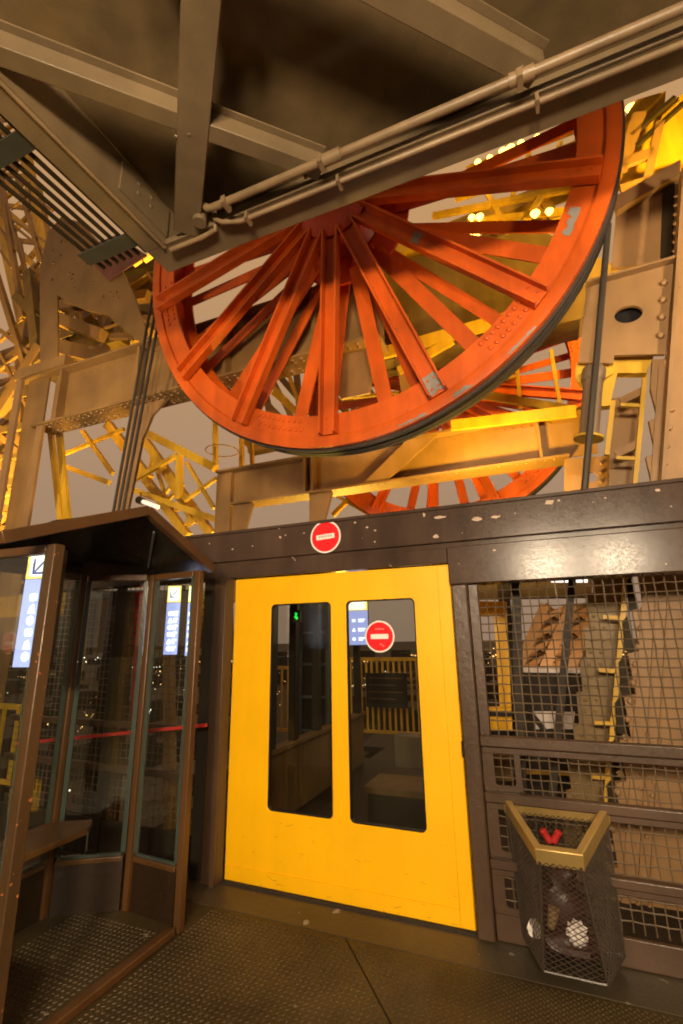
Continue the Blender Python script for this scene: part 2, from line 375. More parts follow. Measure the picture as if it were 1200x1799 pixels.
# door
dr = thing('sliding_door', 'wide yellow steel door with two tall windows', 'door', (.83, 0, 0))
T_D = .0
w1 = rrect(.292, .798, .478, 1.905, .035); w2 = rrect(.920, 1.430, .472, 1.905, .035)
part('door_panel', MB().plate([(-.045, .012), (1.686, .012), (1.686, 2.118), (-.045, 2.118)], [w1, w2], tpl(T_D), .045), 'yellow', dr, bevel=.003)
part('edge_fold', MB().box(1.60, 1.684, T_D - .010, T_D - .0015, .02, 2.112), 'yellow', dr, bevel=.003)
part('bottom_fold', MB().box(-.04, 1.598, T_D - .007, T_D - .0015, .10, .108), 'yellow', dr)
part('bottom_track', MB().box(-.05, 1.69, T_D - .035, T_D + .05, .0025, .011), 'under', dr)
for wr, x0, x1, z0 in ((w1, .292, .798, .478), (w2, .920, 1.430, .472)):
    inner = rrect(x0 + .008, x1 - .008, z0 + .008, 1.905 - .008, .030)
    wn = part('window', MB().plate(wr, [inner], tpl(T_D + .004), .030), 'black', dr)
    part('pane', MB().box(x0 + .004, x1 - .004, T_D + .014, T_D + .020, z0 + .004, 1.901), 'doorglass', wn)
mb = MB()
for i in range(30):
    s = random.uniform(0, 1.58); z = .02 + .42 * random.random() ** 2; l_ = random.uniform(.008, .05); h_ = random.uniform(.001, .0025); k_ = random.uniform(-.4, .4) * l_
    mb.plate([(s, z), (s + l_, z + k_), (s + l_, z + k_ + h_), (s, z + h_ * 1.5)], [], lambda x, y, d: (x, T_D - .0004 - d, y), .0006)
part('scuff_marks', mb, paint('scuff_grey_yellow', (.40, .21, .01), .5, .2), dr, kind='stuff')
part('catch', MB().box(1.688, 1.712, T_D - .055, T_D - .002, .93, 1.02), 'black', dr, bevel=.004)
st2 = no_entry('no_entry_sticker', 1.168, 1.65, T_D + .0095, .108, 'round red no entry sticker on the right window of the yellow door', 'sticker')
mb = MB()
for i in range(4): mb.box(1.138 + i * .017, 1.151 + i * .017, T_D + .0025, T_D + .0045, 1.695, 1.706)
for i in range(2): mb.box(1.17 + i * .017, 1.182 + i * .017, T_D + .0025, T_D + .0045, 1.592 - i * .01, 1.603 - i * .01)
part('small_lettering', mb, 'printred', st2, kind='stuff')

# left jamb and wall left of door
def wire_grid(s0, s1, z0, z1, t, pitch, r):
    mb = MB(); ns = max(2, int(round((s1 - s0) / pitch))); nz = max(2, int(round((z1 - z0) / pitch)))
    for i in range(1, ns):
        x = s0 + (s1 - s0) * i / ns + random.uniform(-.002, .002)
        pts = [(x + random.uniform(-.0022, .0022), t + (r if (i + j) % 2 else -r), z0 + (z1 - z0) * j / nz) for j in range(nz + 1)]
        mb.tube(pts, r, 5)
    for j in range(1, nz):
        z = z0 + (z1 - z0) * j / nz + random.uniform(-.002, .002)
        pts = [(s0 + (s1 - s0) * i / ns, t + (-r if (i + j) % 2 else r), z + random.uniform(-.0022, .0022)) for i in range(ns + 1)]
        mb.tube(pts, r, 5)
    return mb
jb = thing('door_jamb', 'brown steel jamb post on the left edge of the yellow door', 'post', (-.12, -.05, 0))
part('jamb_face', MB().box(-.175, -.05, -.10, -.01, .004, 2.124), 'frame', jb, bevel=.005)
part('jamb_stop', MB().box(-.085, -.0505, -.125, -.1005, .004, 2.10), 'frame', jb, bevel=.003)
lw = thing('mesh_panel', 'dark wire mesh panel between the glass booth and the door jamb', 'mesh panel', (-1.2, 0, 0), 'wire mesh wall panels')
part('post', MB().box(-.30, -.20, -.07, .02, .004, 2.124), 'cabin', lw, bevel=.004)
for s in (-1.30, -2.35): part('post', MB().box(s, s + .07, -.04, .02, .004, 2.124), 'cabin', lw, bevel=.004)
part('bottom_panel', MB().box(-2.5, -.31, -.03, -.005, .004, .26), 'cabin', lw)
for z in (.62, .95): part('rail', MB().box(-2.5, -.305, -.045, .0, z, z + .05), 'frame', lw, bevel=.004)
part('wire_mesh', wire_grid(-2.5, -.19, .26, 2.12, .03, .056, .0036), 'wire', lw, kind='stuff')

rw = thing('mesh_panel', 'brown framed wire mesh panel right of the yellow door, behind the bin', 'mesh panel', (2.6, 0, 0), 'wire mesh wall panels')
part('post', MB().box(1.70, 1.80, -.065, .03, .004, 1.974), 'frame', rw, bevel=.010)
part('post', MB().box(1.802, 1.862, -.018, .03, .004, 1.974), 'frame', rw, bevel=.004)
for z, h in ((1.0, .062), (.70, .055), (.362, .05)):
    part('rail', MB().box(1.803, 4.2, -.068, -.021, z, z + h), 'frame', rw, bevel=.008)
    part('rail_lip', MB().box(1.803, 4.2, -.0205, .008, z - .045, z - .002), 'frame', rw, bevel=.004)
part('bottom_panel', MB().box(1.803, 4.2, -.032, -.004, .004, .135), 'frame', rw, bevel=.006)
# inner hoop frames around the lower openings next to the post
for z0, z1 in ((.755, 1.0), (.412, .70), (.135, .362)):
    part('inner_frame', MB().plate(rrect(1.803, 2.02, z0, z1, .03), [rrect(1.868, 1.985, z0 + .03, z1 - .03, .02)], tpl(-.0195), .012), 'frame', rw)
part('wire_mesh', wire_grid(1.80, 4.2, .13, 1.98, .036, .0535, .0040), 'wire', rw, kind='stuff')
part('post', MB().box(3.62, 3.70, -.02, .03, .004, 1.974), 'frame', rw, bevel=.005)

# ================================================================== GLASS BOOTH
bo = thing('glass_booth', 'brown framed glass booth with a gabled roof left of the yellow door', 'booth', (-.35, -1.14, 0))
P = [(.07, -.60), (-.37, -.57), (-.78, -.82), (-.78, -1.46), (-.37, -1.71), (.07, -1.68)]
ZT, ZS, ZF = 2.115, .315, .03
for i, (s, t) in enumerate(P):
    edge = i in (0, 5)
    wd = (.058 if i == 5 else .048) if edge else .04
    mat = 'booth_worn' if i == 5 else 'booth'
    a = part('post', MB().box(s - wd / 2, s + wd / 2, t - wd / 2, t + wd / 2, .004, ZT), mat, bo, bevel=.006, label='front post with orange worn paint' if i == 5 else None)
for i in range(5):
    a = Vector((*P[i], 0)); b = Vector((*P[i + 1], 0)); d = (b - a).normalized(); a2 = a + d * .04; b2 = b - d * .04
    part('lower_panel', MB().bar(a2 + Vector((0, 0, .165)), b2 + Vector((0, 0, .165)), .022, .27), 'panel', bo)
    part('sill', MB().bar(a2 + Vector((0, 0, ZS)), b2 + Vector((0, 0, ZS)), .048, .030), 'booth', bo, bevel=.005)
    part('head_rail', MB().bar(a2 + Vector((0, 0, ZT - .022)), b2 + Vector((0, 0, ZT - .022)), .045, .044), 'booth', bo, bevel=.004)
    wn = part('window', MB().bar(a2 + d * .006 + Vector((0, 0, ZS + .03)), a2 + d * .006 + Vector((0, 0, ZT - .045)), .012, .03, up=d)
              .bar(b2 - d * .006 + Vector((0, 0, ZS + .03)), b2 - d * .006 + Vector((0, 0, ZT - .045)), .012, .03, up=d)
              .bar(a2 + d * .015 + Vector((0, 0, ZS + .0225)), b2 - d * .015 + Vector((0, 0, ZS + .0225)), .016, .014), 'edge', bo)
    part('pane', MB().bar(a2 + d * .010 + Vector((0, 0, (ZS + ZT) / 2)), b2 - d * .010 + Vector((0, 0, (ZS + ZT) / 2)), .006, ZT - ZS - .07), 'glass', wn)
part('booth_floor', MB().plate([(.03, -.61), (-.36, -.585), (-.765, -.83), (-.765, -1.45), (-.36, -1.695), (.03, -1.67)], [], lambda x, y, d: (x, y, ZF - d), .024), 'floor', bo)
tm = MB()
for X, Y, a in treads((-.62, .0, -1.62, -.70), z=1, ang=R(45)):
    L_, W_, H_ = .0108, .0040, .0032; c, s_ = cos(a), sin(a)
    pts = [(-L_, 0, 0), (0, -W_, 0), (L_, 0, 0), (0, W_, 0), (-L_ * .55, 0, H_), (L_ * .55, 0, H_)]
    tm.add([(X + x * c - y * s_, Y + x * s_ + y * c, ZF + h) for x, y, h in pts], [(0, 1, 5, 4), (1, 2, 5), (2, 3, 5), (3, 0, 4, 5)])
part('tread_pattern', tm, 'tread', bo, kind='stuff')
part('front_sill', MB().box(.032, .085, -1.64, -.64, .004, .045), 'booth', bo, bevel=.006)
part('shelf', MB().plate([(-.76, -.86), (-.54, -.74), (-.44, -.86), (-.44, -1.42), (-.54, -1.54), (-.76, -1.44)], [], lambda x, y, d: (x, y, .56 - d), .035), 'booth', bo, bevel=.004)
# gabled roof: ridge runs away from the opening
RZ, RT = 2.40, -1.15
def tri_slab(pts, th=.022):
    n_ = len(pts); return MB().add(list(pts) + [(a, b, c + th) for a, b, c in pts], [tuple(range(n_)), tuple(range(2 * n_ - 1, n_ - 1, -1))] + [(i, (i + 1) % n_, n_ + (i + 1) % n_, n_ + i) for i in range(n_)])
def flat_mesh(pts, name):
    mb = MB(); tri = pts; n_ = len(tri); mb.add(list(tri) + [(a, b, c + .022) for a, b, c in tri], [tuple(range(n_)), tuple(range(2 * n_ - 1, n_ - 1, -1))] + [(i, (i + 1) % n_, n_ + (i + 1) % n_, n_ + i) for i in range(n_)])
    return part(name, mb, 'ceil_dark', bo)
R1 = (-.36, RT, RZ); TE = ((-.50, 2.125), (-1.97, 2.085)); bks = [(-.86, -.70, 2.118), (-.86, -1.58, 2.10)]
for te, ze in TE:
    te2, ze2 = (te, ze) if te > -1 else (-1.74, 2.1995)
    flat_mesh([(.11, te2, ze2), (.11, RT, RZ), R1, (-.40, te2, 2.125 if te < -1 else ze)], 'roof_slab')
    part('fascia', MB().bar((.098, te, ze + .010), (.098, RT, RZ + .012), .05, .058), 'booth', bo, bevel=.005)
flat_mesh([R1, (-.40, -.50, 2.125), bks[0]], 'roof_slab'); flat_mesh([R1, bks[0], bks[1]], 'roof_slab'); flat_mesh([R1, bks[1], (-.40, -1.74, 2.125)], 'roof_slab')
part('ceiling_strip', MB().bar((.02, -1.0, 2.315), (-.36, -.64, 2.165), .013, .010), 'grey', bo)

# ================================================================== SIGN REFLECTIONS imitated by glowing signs behind the glass
def reflected_sign(p, wd, ht, label, yaw=0.0, rows=6, arrow=True):
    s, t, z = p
    th = thing('reflected_sign', label, 'sign reflection', (s, t, z), 'imitated reflections of a direction sign')
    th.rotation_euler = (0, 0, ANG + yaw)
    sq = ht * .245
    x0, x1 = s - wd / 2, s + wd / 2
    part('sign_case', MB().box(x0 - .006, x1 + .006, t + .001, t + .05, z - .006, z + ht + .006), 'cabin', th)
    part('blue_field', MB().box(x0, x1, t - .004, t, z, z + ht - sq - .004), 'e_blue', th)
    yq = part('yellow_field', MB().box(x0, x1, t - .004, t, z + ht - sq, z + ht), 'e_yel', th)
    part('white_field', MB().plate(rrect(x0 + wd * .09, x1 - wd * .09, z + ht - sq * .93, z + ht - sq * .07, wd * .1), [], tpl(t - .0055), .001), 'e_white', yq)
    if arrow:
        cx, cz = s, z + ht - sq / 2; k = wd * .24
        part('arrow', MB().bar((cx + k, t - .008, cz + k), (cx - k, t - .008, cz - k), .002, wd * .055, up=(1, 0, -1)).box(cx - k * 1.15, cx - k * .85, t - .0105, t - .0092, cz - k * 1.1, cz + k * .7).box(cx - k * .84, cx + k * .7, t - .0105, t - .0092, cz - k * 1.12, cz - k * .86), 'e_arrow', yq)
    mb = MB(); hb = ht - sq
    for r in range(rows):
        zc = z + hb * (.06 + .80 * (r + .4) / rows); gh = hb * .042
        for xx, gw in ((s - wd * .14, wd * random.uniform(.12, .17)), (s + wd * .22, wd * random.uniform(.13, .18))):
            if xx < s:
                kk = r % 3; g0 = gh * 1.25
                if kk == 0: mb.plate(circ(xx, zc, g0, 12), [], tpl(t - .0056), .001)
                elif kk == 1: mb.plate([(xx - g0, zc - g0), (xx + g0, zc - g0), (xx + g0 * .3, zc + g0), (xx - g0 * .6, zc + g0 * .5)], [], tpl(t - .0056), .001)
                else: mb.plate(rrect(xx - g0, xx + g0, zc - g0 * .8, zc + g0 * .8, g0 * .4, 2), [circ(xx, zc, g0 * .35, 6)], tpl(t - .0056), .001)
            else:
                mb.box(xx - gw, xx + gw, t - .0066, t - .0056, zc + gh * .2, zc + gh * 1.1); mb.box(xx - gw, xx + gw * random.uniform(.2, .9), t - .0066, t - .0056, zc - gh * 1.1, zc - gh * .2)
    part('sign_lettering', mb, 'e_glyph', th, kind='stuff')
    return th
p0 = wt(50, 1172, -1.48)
ls_ = reflected_sign((p0.x, -1.48, p0.z), .205, .62, 'large blue and yellow sign with arrow, imitating a reflection in the left booth glass', yaw=R(8))
part('hanger', MB().box(p0.x - .01, p0.x + .01, -1.465, -1.445, p0.z + .627, p0.z + .72), 'cabin', ls_)  # hanger added to hold the sign that imitates a reflection
p1 = wt(299, 1150, -.14); reflected_sign((p1.x, -.14, p1.z), .115, .545, 'small blue sign with a corner arrow, left of two imitated reflections behind the booth', yaw=R(15))
p2 = wt(334, 1152, -.14); reflected_sign((p2.x, -.14, p2.z), .085, .545, 'narrow blue sign, right of two imitated reflections behind the booth', yaw=R(15), arrow=False)
p3 = wt(628, 1133, 2.9); reflected_sign((p3.x, 2.9, p3.z), .30, .60, 'bright sign imitating a reflection in the right door window beside the sticker', yaw=R(10), rows=3, arrow=False)
# green exit pictogram
gx = wt(520, 1083, .5)
th = thing('exit_light', 'small green lit exit sign seen through the left door window', 'exit sign', (gx.x, .5, gx.z), None)
part('sign_case', MB().box(gx.x - .035, gx.x + .035, .502, .55, gx.z - .05, gx.z + .05), 'cabin', th)
part('hanger', MB().box(gx.x - .008, gx.x + .008, .51, .54, gx.z + .051, 2.45), 'cabin', th)
part('running_figure', MB().plate([(gx.x + a * .022, gx.z + b * .033) for a, b in ((-.6, 1), (.7, .9), (.3, .2), (.9, -.3), (.5, -.9), (-.2, -.5), (-.8, -.2), (-.3, .3))], [], tpl(.499), .002), 'e_green', th)

# ================================================================== LITTER BIN
rb = [wt(890, 1410, -.035), wt(1062, 1414, -.035), wt(1017, 1492, -.36), wt(946, 1498, -.36)]
rb[3].y = rb[2].y = -.36; zf = (rb[2].z + rb[3].z) / 2; zb = (rb[0].z + rb[1].z) / 2
rb[2].z = rb[3].z = zf; rb[0].z = rb[1].z = zb
cen = sum(rb, Vector()) / 4
bn = thing('litter_bin', 'wire mesh litter bin with a brass rim hung on the mesh wall', 'litter bin', (cen.x, -.18, .04))
for i in range(4):
    a, b = rb[i], rb[(i + 1) % 4]; d = (b - a).normalized(); nrm = Vector((0, -.415, 1)).normalized()
    ext = .0 if i in (1, 3) else .018
    part('rim', MB().bar(a - d * ext - nrm * .035, b + d * ext - nrm * .035, .036, .092, up=nrm), 'brass', bn, bevel=.006)
top = [p - Vector((0, 0, .06)) for p in rb]
bot = [Vector((1.945, -.04, .06)), Vector((2.43, -.04, .06)), Vector((2.33, -.30, .055)), Vector((2.05, -.30, .055))]
bk = MB()
def face_mesh(a0, b0, a1, b1, nu, nv):
    # diamond wire net between top edge a0-b0 and bottom edge a1-b1
    def pt(u, v): return lerp(lerp(a0, b0, u), lerp(a1, b1, u), v)
    for k in range(-nv, nu + 1):
        for sgn in (1, -1):
            pts = []
            for j in range(nv + 1):
                u = (k + j) / nu if sgn > 0 else (k + nv - j) / nu
                if -1e-6 <= u <= 1 + 1e-6: pts.append(pt(u, j / nv) + Vector((random.uniform(-.0015, .0015), random.uniform(-.0015, .0015), 0)))
            if len(pts) > 1: bk.tube(pts, .0019, 4)
for i in range(4):
    L_ = (top[(i + 1) % 4] - top[i]).length; nu = max(4, round(L_ / .030)); nv = 20
    face_mesh(top[i], top[(i + 1) % 4], bot[i], bot[(i + 1) % 4], nu, nv)
part('wire_basket', bk, 'basket', bn, kind='stuff')
mb = MB()
for i in range(4): mb.tube([top[i], bot[i]], .006, 6); mb.tube([bot[i], bot[(i + 1) % 4]], .006, 6)
part('basket_frame', mb, 'basket', bn)
part('bottom_plate', MB().plate([(p.x, p.y) for p in bot], [], lambda x, y, d: (x, y, .05 + d), .006), 'cabin', bn)
def blob(p, r, sx=1, sy=1, sz=1, seed=1, rough=.25):
    rnd = random.Random(seed); bm = bmesh.new(); bmesh.ops.create_icosphere(bm, subdivisions=3, radius=1)
    mb = MB(); vs = [Vector((v.co.x * sx, v.co.y * sy, v.co.z * sz)) * (r * (1 + rnd.uniform(-rough, rough))) + Vector(p) for v in bm.verts]
    bm.verts.index_update(); mb.add(vs, [[v.index for v in f.verts] for f in bm.faces]); bm.free(); return mb
solo('crumpled_paper', blob((2.22, -.21, .20), .045, 1, .8, 1.1, 3, .3), 'paper', (2.21, -.20, .2), 'crumpled white paper lying low inside the mesh bin', 'paper')
solo('crumpled_paper', blob((2.02, -.17, .16), .032, 1, .8, 1.2, 5, .3), 'paper', (2.02, -.17, .14), 'small beige scrap of paper at the left inside the mesh bin', 'paper')
solo('paper_cup', MB().tube([(2.10, -.20, .20), (2.125, -.215, .29)], [.020, .028], 14), 'pipe', (2.10, -.2, .2), 'tilted beige paper cup in the middle of the mesh bin', 'cup')
solo('litter_bag', blob((2.18, -.14, .125), .085, 1.9, 1.0, .75, 7, .16), 'bag', (2.18, -.14, .06), 'dark red bag of rubbish at the bottom of the mesh bin', 'bag')
for i, (x, y) in enumerate(((958, 1466), (978, 1468))):
    p = wt(x, y, -.10); mb = MB().tube([p + k_ * Vector(((-.45, -.2, .85) if i == 0 else (.5, -.15, .8))) for k_ in (-.045, -.038, -.012, .0, .024, .030)], [.015, .020, .018, .0165, .020, .014], 14)
    solo('red_can', mb, 'can', (p.x, p.y, p.z), ('left' if i == 0 else 'right') + ' of two red drink cans wedged under the brass rim', 'can', 'red cans in the bin')
# things the cans rest on: full sack of litter behind the net
bg_ = blob((2.16, -.13, .27), .10, 1.15, .75, 1.15, 21, .10); b2_ = blob((2.17, -.12, .41), .075, 1.1, .8, .9, 23, .16); bg_.add(b2_.v, b2_.f)
solo('litter_bag', bg_, 'bag', (2.16, -.12, .2), 'dark crumpled rubbish sack standing upright in the mesh bin under the cans', 'bag')

# ================================================================== CANOPY (upper left), underside at z 4.6
ZC = 4.6
cn = thing('canopy', 'olive steel canopy soffit with crossed beams over the platform', 'canopy', (2, -3, ZC))
part('soffit_plate', MB().box(-.117, 7.0, -9.0, -.801, ZC + .34, ZC + .36), 'soffit', cn)
part('edge_beam', MB().box(-.31, 7.0, -.975, -.745, ZC, ZC + .016), 'canopy', cn, bevel=.003)
part('edge_web', MB().box(-.14, 7.0, -.80, -.786, ZC + .017, ZC + .42), 'canopy', cn)
part('edge_lip', MB().box(-.12, 7.0, -.992, -.9765, ZC - .004, ZC + .045), 'canopy', cn, bevel=.003)
part('side_flange', MB().box(-.315, -.135, -9.0, -.979, ZC, ZC + .016), 'canopy', cn, bevel=.003)
part('side_lip', MB().tube([(-.145, -9, ZC - .006), (-.145, -.97, ZC - .006)], .016, 8), 'pipe', cn)
part('side_web', MB().box(-.134, -.118, -.994, -.802, ZC + .017, ZC + .34), 'canopy', cn)
part('side_web', MB().box(-.134, -.118, -9.0, -.995, ZC - .012, ZC + .34), 'canopy', cn)
def brace(p, q, wd=.11, dp=.12):
    p = Vector((*p, ZC + .06)); q = Vector((*q, ZC + .06)); d = (q - p).normalized(); sh = Vector((d.y, -d.x, 0)) * (wd / 2); p += sh; q += sh
    o = part('brace_beam', MB().bar(p, q, wd, dp), 'canopy', cn, bevel=.006)
    sd = Vector((-d.y, d.x, 0)); sd = sd if sd.y < 0 else -sd
    part('brace_flange', MB().bar(p + sd * (wd / 2 + .022) + Vector((0, 0, .055)), q + sd * (wd / 2 + .022) + Vector((0, 0, .055)), .04, .012), 'canopy', o)
# diagonal A from the corner towards the viewer; B and C cross it at right angles
dA = Vector((.985, -1.06)).normalized(); A0 = Vector((.09, -1.0))
pa = A0; pb = A0 + dA * 4.5
part('brace_beam', MB().bar((pa.x, pa.y, ZC + .05), (pb.x, pb.y, ZC + .05), .185, .11), 'canopy', cn, bevel=.006)
brace((-.115, -2.29), (.58, -1.59)); brace((.66, -1.51), (1.18, -.99))
brace((1.00, -2.52), (2.50, -1.02), .13)
brace((2.6, -2.9), (4.4, -1.1), .13)
# corner gusset plate with bolts
part('corner_gusset', MB().box(-.116, -.10, -1.45, -1.0, ZC + .05, ZC + .30), 'canopy', cn)
mb = MB()
for (s, t) in ((-.10, -1.18), (-.10, -1.30)): mb.dome((s + .001, t, ZC + .16), .016, (1, 0, 0)); mb.dome((s + .001, t, ZC + .24), .016, (1, 0, 0))
for (s, t) in ((.52, -1.60), (.60, -1.58), (1.12, -1.05), (2.40, -1.08), (2.47, -1.15)): mb.dome((s, t, ZC - .002), .015, (0, 0, -1))
part('bolts', mb, 'canopy', cn, kind='stuff')
# pipes under the canopy front
pp = thing('pipe', 'thick beige pipe running along the canopy edge over the wheel', 'pipe', (2, -1.115, ZC - .06), 'pipes along the canopy edge')
part('pipe_run', MB().tube([(.36, -1.115, ZC + .02), (.38, -1.115, ZC - .002), (.44, -1.115, ZC - .012), (7, -1.115, ZC - .012)], .027, 14), 'pipe', pp)
for s in (2.40, 1.27, 3.6): part('coupling', MB().tube([(s, -1.115, ZC - .012), (s + .13, -1.115, ZC - .012)], .038, 14), 'pipe', pp)
for s in (.52, 1.25, 2.44): part('pipe_clip', MB().box(s, s + .03, -1.16, -1.07, ZC - .06, ZC - .001), 'pipe', pp)
pp = thing('pipe', 'thin beige conduit bent round the canopy corner below the thick pipe', 'pipe', (2, -1.0, ZC - .03), 'pipes along the canopy edge')
part('pipe_run', MB().tube([(.36, -1.02, ZC + .06), (.37, -1.02, ZC + .0), (.42, -1.0, ZC - .03), (.55, -.955, ZC - .030), (7, -.955, ZC - .030)], .018, 12), 'pipe', pp)
part('pipe_run', MB().tube([(.34, -.98, ZC + .02), (.33, -.965, ZC - .028), (.20, -.95, ZC - .030), (-.10, -.95, ZC - .030)], .018, 12), 'pipe', pp)
for s in (.60, 1.31, 2.53): part('pipe_clip', MB().box(s, s + .02, -.995, -.915, ZC - .064, ZC - .001), 'pipe', pp)
part('junction_box', MB().tube([(.27, -1.07, ZC - .04), (.27, -1.07, ZC + .1)], .05, 12), 'canopy', pp)
# tray of dark rods beyond the left edge of the canopy
tr = thing('cable_tray', 'row of dark parallel rods with two grey clamps beside the canopy', 'cable tray', (-.6, -1.5, ZC + .1))
for k in range(7):
    s = -.36 - k * .075
    part('rod', MB().tube([(s, -3.6, ZC + .06), (s, -.95, ZC + .06)], .017, 6), 'grille', tr)
for t in (-1.93, -1.10): part('clamp', MB().box(-.86, -.335, t - .06, t + .06, ZC + .025, ZC + .042), 'clamp', tr)

# ================================================================== RED PULLEY WHEEL
WR = 2.51
def make_wheel(label, loc, rot):
    root = bpy.data.objects.new('pulley_wheel', None); col.objects.link(root); root.location = loc; root.rotation_euler = rot
    BASE[root.name] = Vector((0, 0, 0)); tag(root, label, 'pulley wheel', 'red pulley wheels')
    W_ = .30
    fr = part('front_rim', MB().lathe([(2.19, -.012), (2.40, -.012), (2.40, -.030), (2.43, -.036), (WR, -.030), (WR, .035), (2.19, .012)], n=128), 'red', root)
    rr = part('rear_rim', MB().lathe([(2.19, W_ - .012), (2.50, W_ - .035), (2.50, W_ + .03), (2.40, W_ + .03), (2.19, W_ + .012)], n=128), 'red', root)
    part('groove_liner', MB().lathe([(2.42, .0355), (2.535, .0355), (2.535, .075), (2.515, .085), (2.515, .125), (2.53, .135), (2.53, .19), (2.515, .2), (2.53, .21), (2.53, W_ - .036), (2.42, W_ - .036)], n=128), 'tyre', root)
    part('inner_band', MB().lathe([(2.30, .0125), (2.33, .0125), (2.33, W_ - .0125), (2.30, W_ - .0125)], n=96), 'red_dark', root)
    n = 14; a0 = R(-94.8)
    def radial(a, r0, r1, y0, y1, wd, kind):
        c, s = cos(a), sin(a)
        def P_(r, x, y): return (r * c - x * s, y, r * s + x * c)
        mb = MB(); th = .016
        def blk(x0, x1, ya0, yb0, ya1, yb1):
            vs = []
            for r, ya, yb in ((r0, ya0, yb0), (r1, ya1, yb1)):
                for x, y in ((x0, ya), (x1, ya), (x1, yb), (x0, yb)): vs.append(P_(r, x, y))
            mb.add(vs, [(3, 2, 1, 0), (4, 5, 6, 7), (0, 1, 5, 4), (1, 2, 6, 5), (2, 3, 7, 6), (3, 0, 4, 7)])
        h = wd / 2
        if kind == 'channel':
            blk(-h, h, y0, y0 + th, y1, y1 + th)
            blk(-h, -h + .020, y0 - .075, y0 - .0005, y1 - .075, y1 - .0005); blk(h - .020, h, y0 - .075, y0 - .0005, y1 - .075, y1 - .0005)
        else:
            blk(-h, h, y0, y0 + th, y1, y1 + th); blk(-.010, .010, y0 + th + .0005, y0 + .09, y1 + th + .0005, y1 + .07)
        return mb
    for k in range(n):
        a = a0 + 2 * pi * k / n
        part('spoke', radial(a, .34, 2.395, -.10, -.050, .168, 'channel'), 'red', root)
        part('spoke', radial(a - R(4.6), .60, 2.25, W_ + .02, W_ + .0, .115, 'flat'), 'red', root)
        part('spoke', radial(a - R(13.2), .55, 2.25, W_ - .09, W_ - .07, .15, 'flat'), 'red', root)
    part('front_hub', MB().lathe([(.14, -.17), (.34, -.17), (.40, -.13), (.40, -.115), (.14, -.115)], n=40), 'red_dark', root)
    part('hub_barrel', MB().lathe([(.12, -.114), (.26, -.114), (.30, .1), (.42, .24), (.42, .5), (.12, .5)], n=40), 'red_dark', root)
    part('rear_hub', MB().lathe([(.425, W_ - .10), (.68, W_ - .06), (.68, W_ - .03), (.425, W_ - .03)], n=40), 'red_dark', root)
    part('axle', MB().lathe([(.02, -.30), (.115, -.30), (.115, 1.0), (.02, 1.0)], n=28), 'tyre', root)
    mb = MB()
    for a in [2 * pi * k / 14 + a0 + R(13) for k in range(14)]:
        for dr_ in (-.0, .10): mb.dome(((.48 + dr_) * cos(a), W_ - .085, (.48 + dr_) * sin(a)), .026, (0, -1, 0), .9)
    part('hub_bolts', mb, 'red', root, kind='stuff')
    mb = MB()
    for ac in (-110.0, -50.0, 8.0, 70.0, 128.0, 188.0):
        for i in range(9):
            for j, r in enumerate((2.24, 2.33)): a = R(ac - 6.5 + i * 1.6 + j * .8); mb.dome((r * cos(a), -.0125, r * sin(a)), .024, (0, -1, 0), .7)
    for k in range(n):
        a = a0 + 2 * pi * k / n
        for r in (2.24, 2.33):
            for x in (-.035, .035): mb.dome((r * cos(a) - x * sin(a), -.055, r * sin(a) + x * cos(a)), .014, (0, -1, 0), .7)
    part('rivets', mb, 'red', root, kind='stuff')
    return root
AZ, EL = R(25.2), R(5.0)
d_ = fwd * FPX + c_r * (592.7 - 600) - c_u * (365.7 - 899.5); d_.normalize()
HUB = Vector((0, 0, EYE)) + d_ * 5.76
wheel = make_wheel('large red spoked pulley wheel hanging nearest above the yellow door', HUB, (EL, 0, -AZ))
# bare worn patches on the near wheel
def ring_patch(a0, a1, r0, r1, y):
    mb = MB(); n = 9; rnd = random.Random(int(a0 * 10)); outer = []
    for i in range(n + 1): a = R(a0 + (a1 - a0) * i / n); r = r1 * 1.0 - rnd.uniform(0, .012); outer.append((r * cos(a), r * sin(a)))
    for i in range(n, -1, -1): a = R(a0 + (a1 - a0) * i / n); r = r0 + rnd.uniform(0, (r1 - r0) * .6); outer.append((r * cos(a), r * sin(a)))
    return mb.plate(outer, [], lambda x, z, d: (x, y - d, z), .0015)
part('bare_patch', ring_patch(-55, -48, 2.475, 2.505, -.0365), 'bare', wheel)
part('bare_patch', ring_patch(-79, -73, 2.47, 2.505, -.0365), 'bare', wheel)
part('bare_patch', ring_patch(-67, -63, 2.455, 2.505, -.0365), 'bare', wheel)
part('bare_patch', ring_patch(-30, -24, 2.22, 2.32, -.0135), 'bare', wheel)
def spoke_patch(k, r0, r1, y):
    a = R(-94.8) + 2 * pi * k / 14; c, s = cos(a), sin(a)
    return MB().plate([(r * c - x * s, r * s + x * c) for r, x in ((r0, -.07), (r0 + .02, 0), (r0, .07), (r1, .07), (r1 - .03, 0.02), (r1, -.07))], [], lambda x, z, d: (x, y - d, z), .0015)
part('bare_patch', spoke_patch(1, 2.10, 2.39, -.0535), 'bare', wheel)
part('bare_patch', spoke_patch(2, 1.02, 1.14, -.083), 'bare', wheel)
# second wheel right behind it
def copy_tree(o, parent=None):
    c = o.copy(); col.objects.link(c)
    if parent: c.parent = parent
    for ch in [x for x in col.objects if x.parent == o]: 
        if ch.name.startswith('bare_patch'): continue
        copy_tree(ch, c)
    return c
w2_ = copy_tree(wheel); w2_['label'] = 'far red pulley wheel half hidden behind the brown girder and header beam'
w2_.location = HUB + DT * 4.05 + Vector((0, 0, .02)) + DS * .12; 

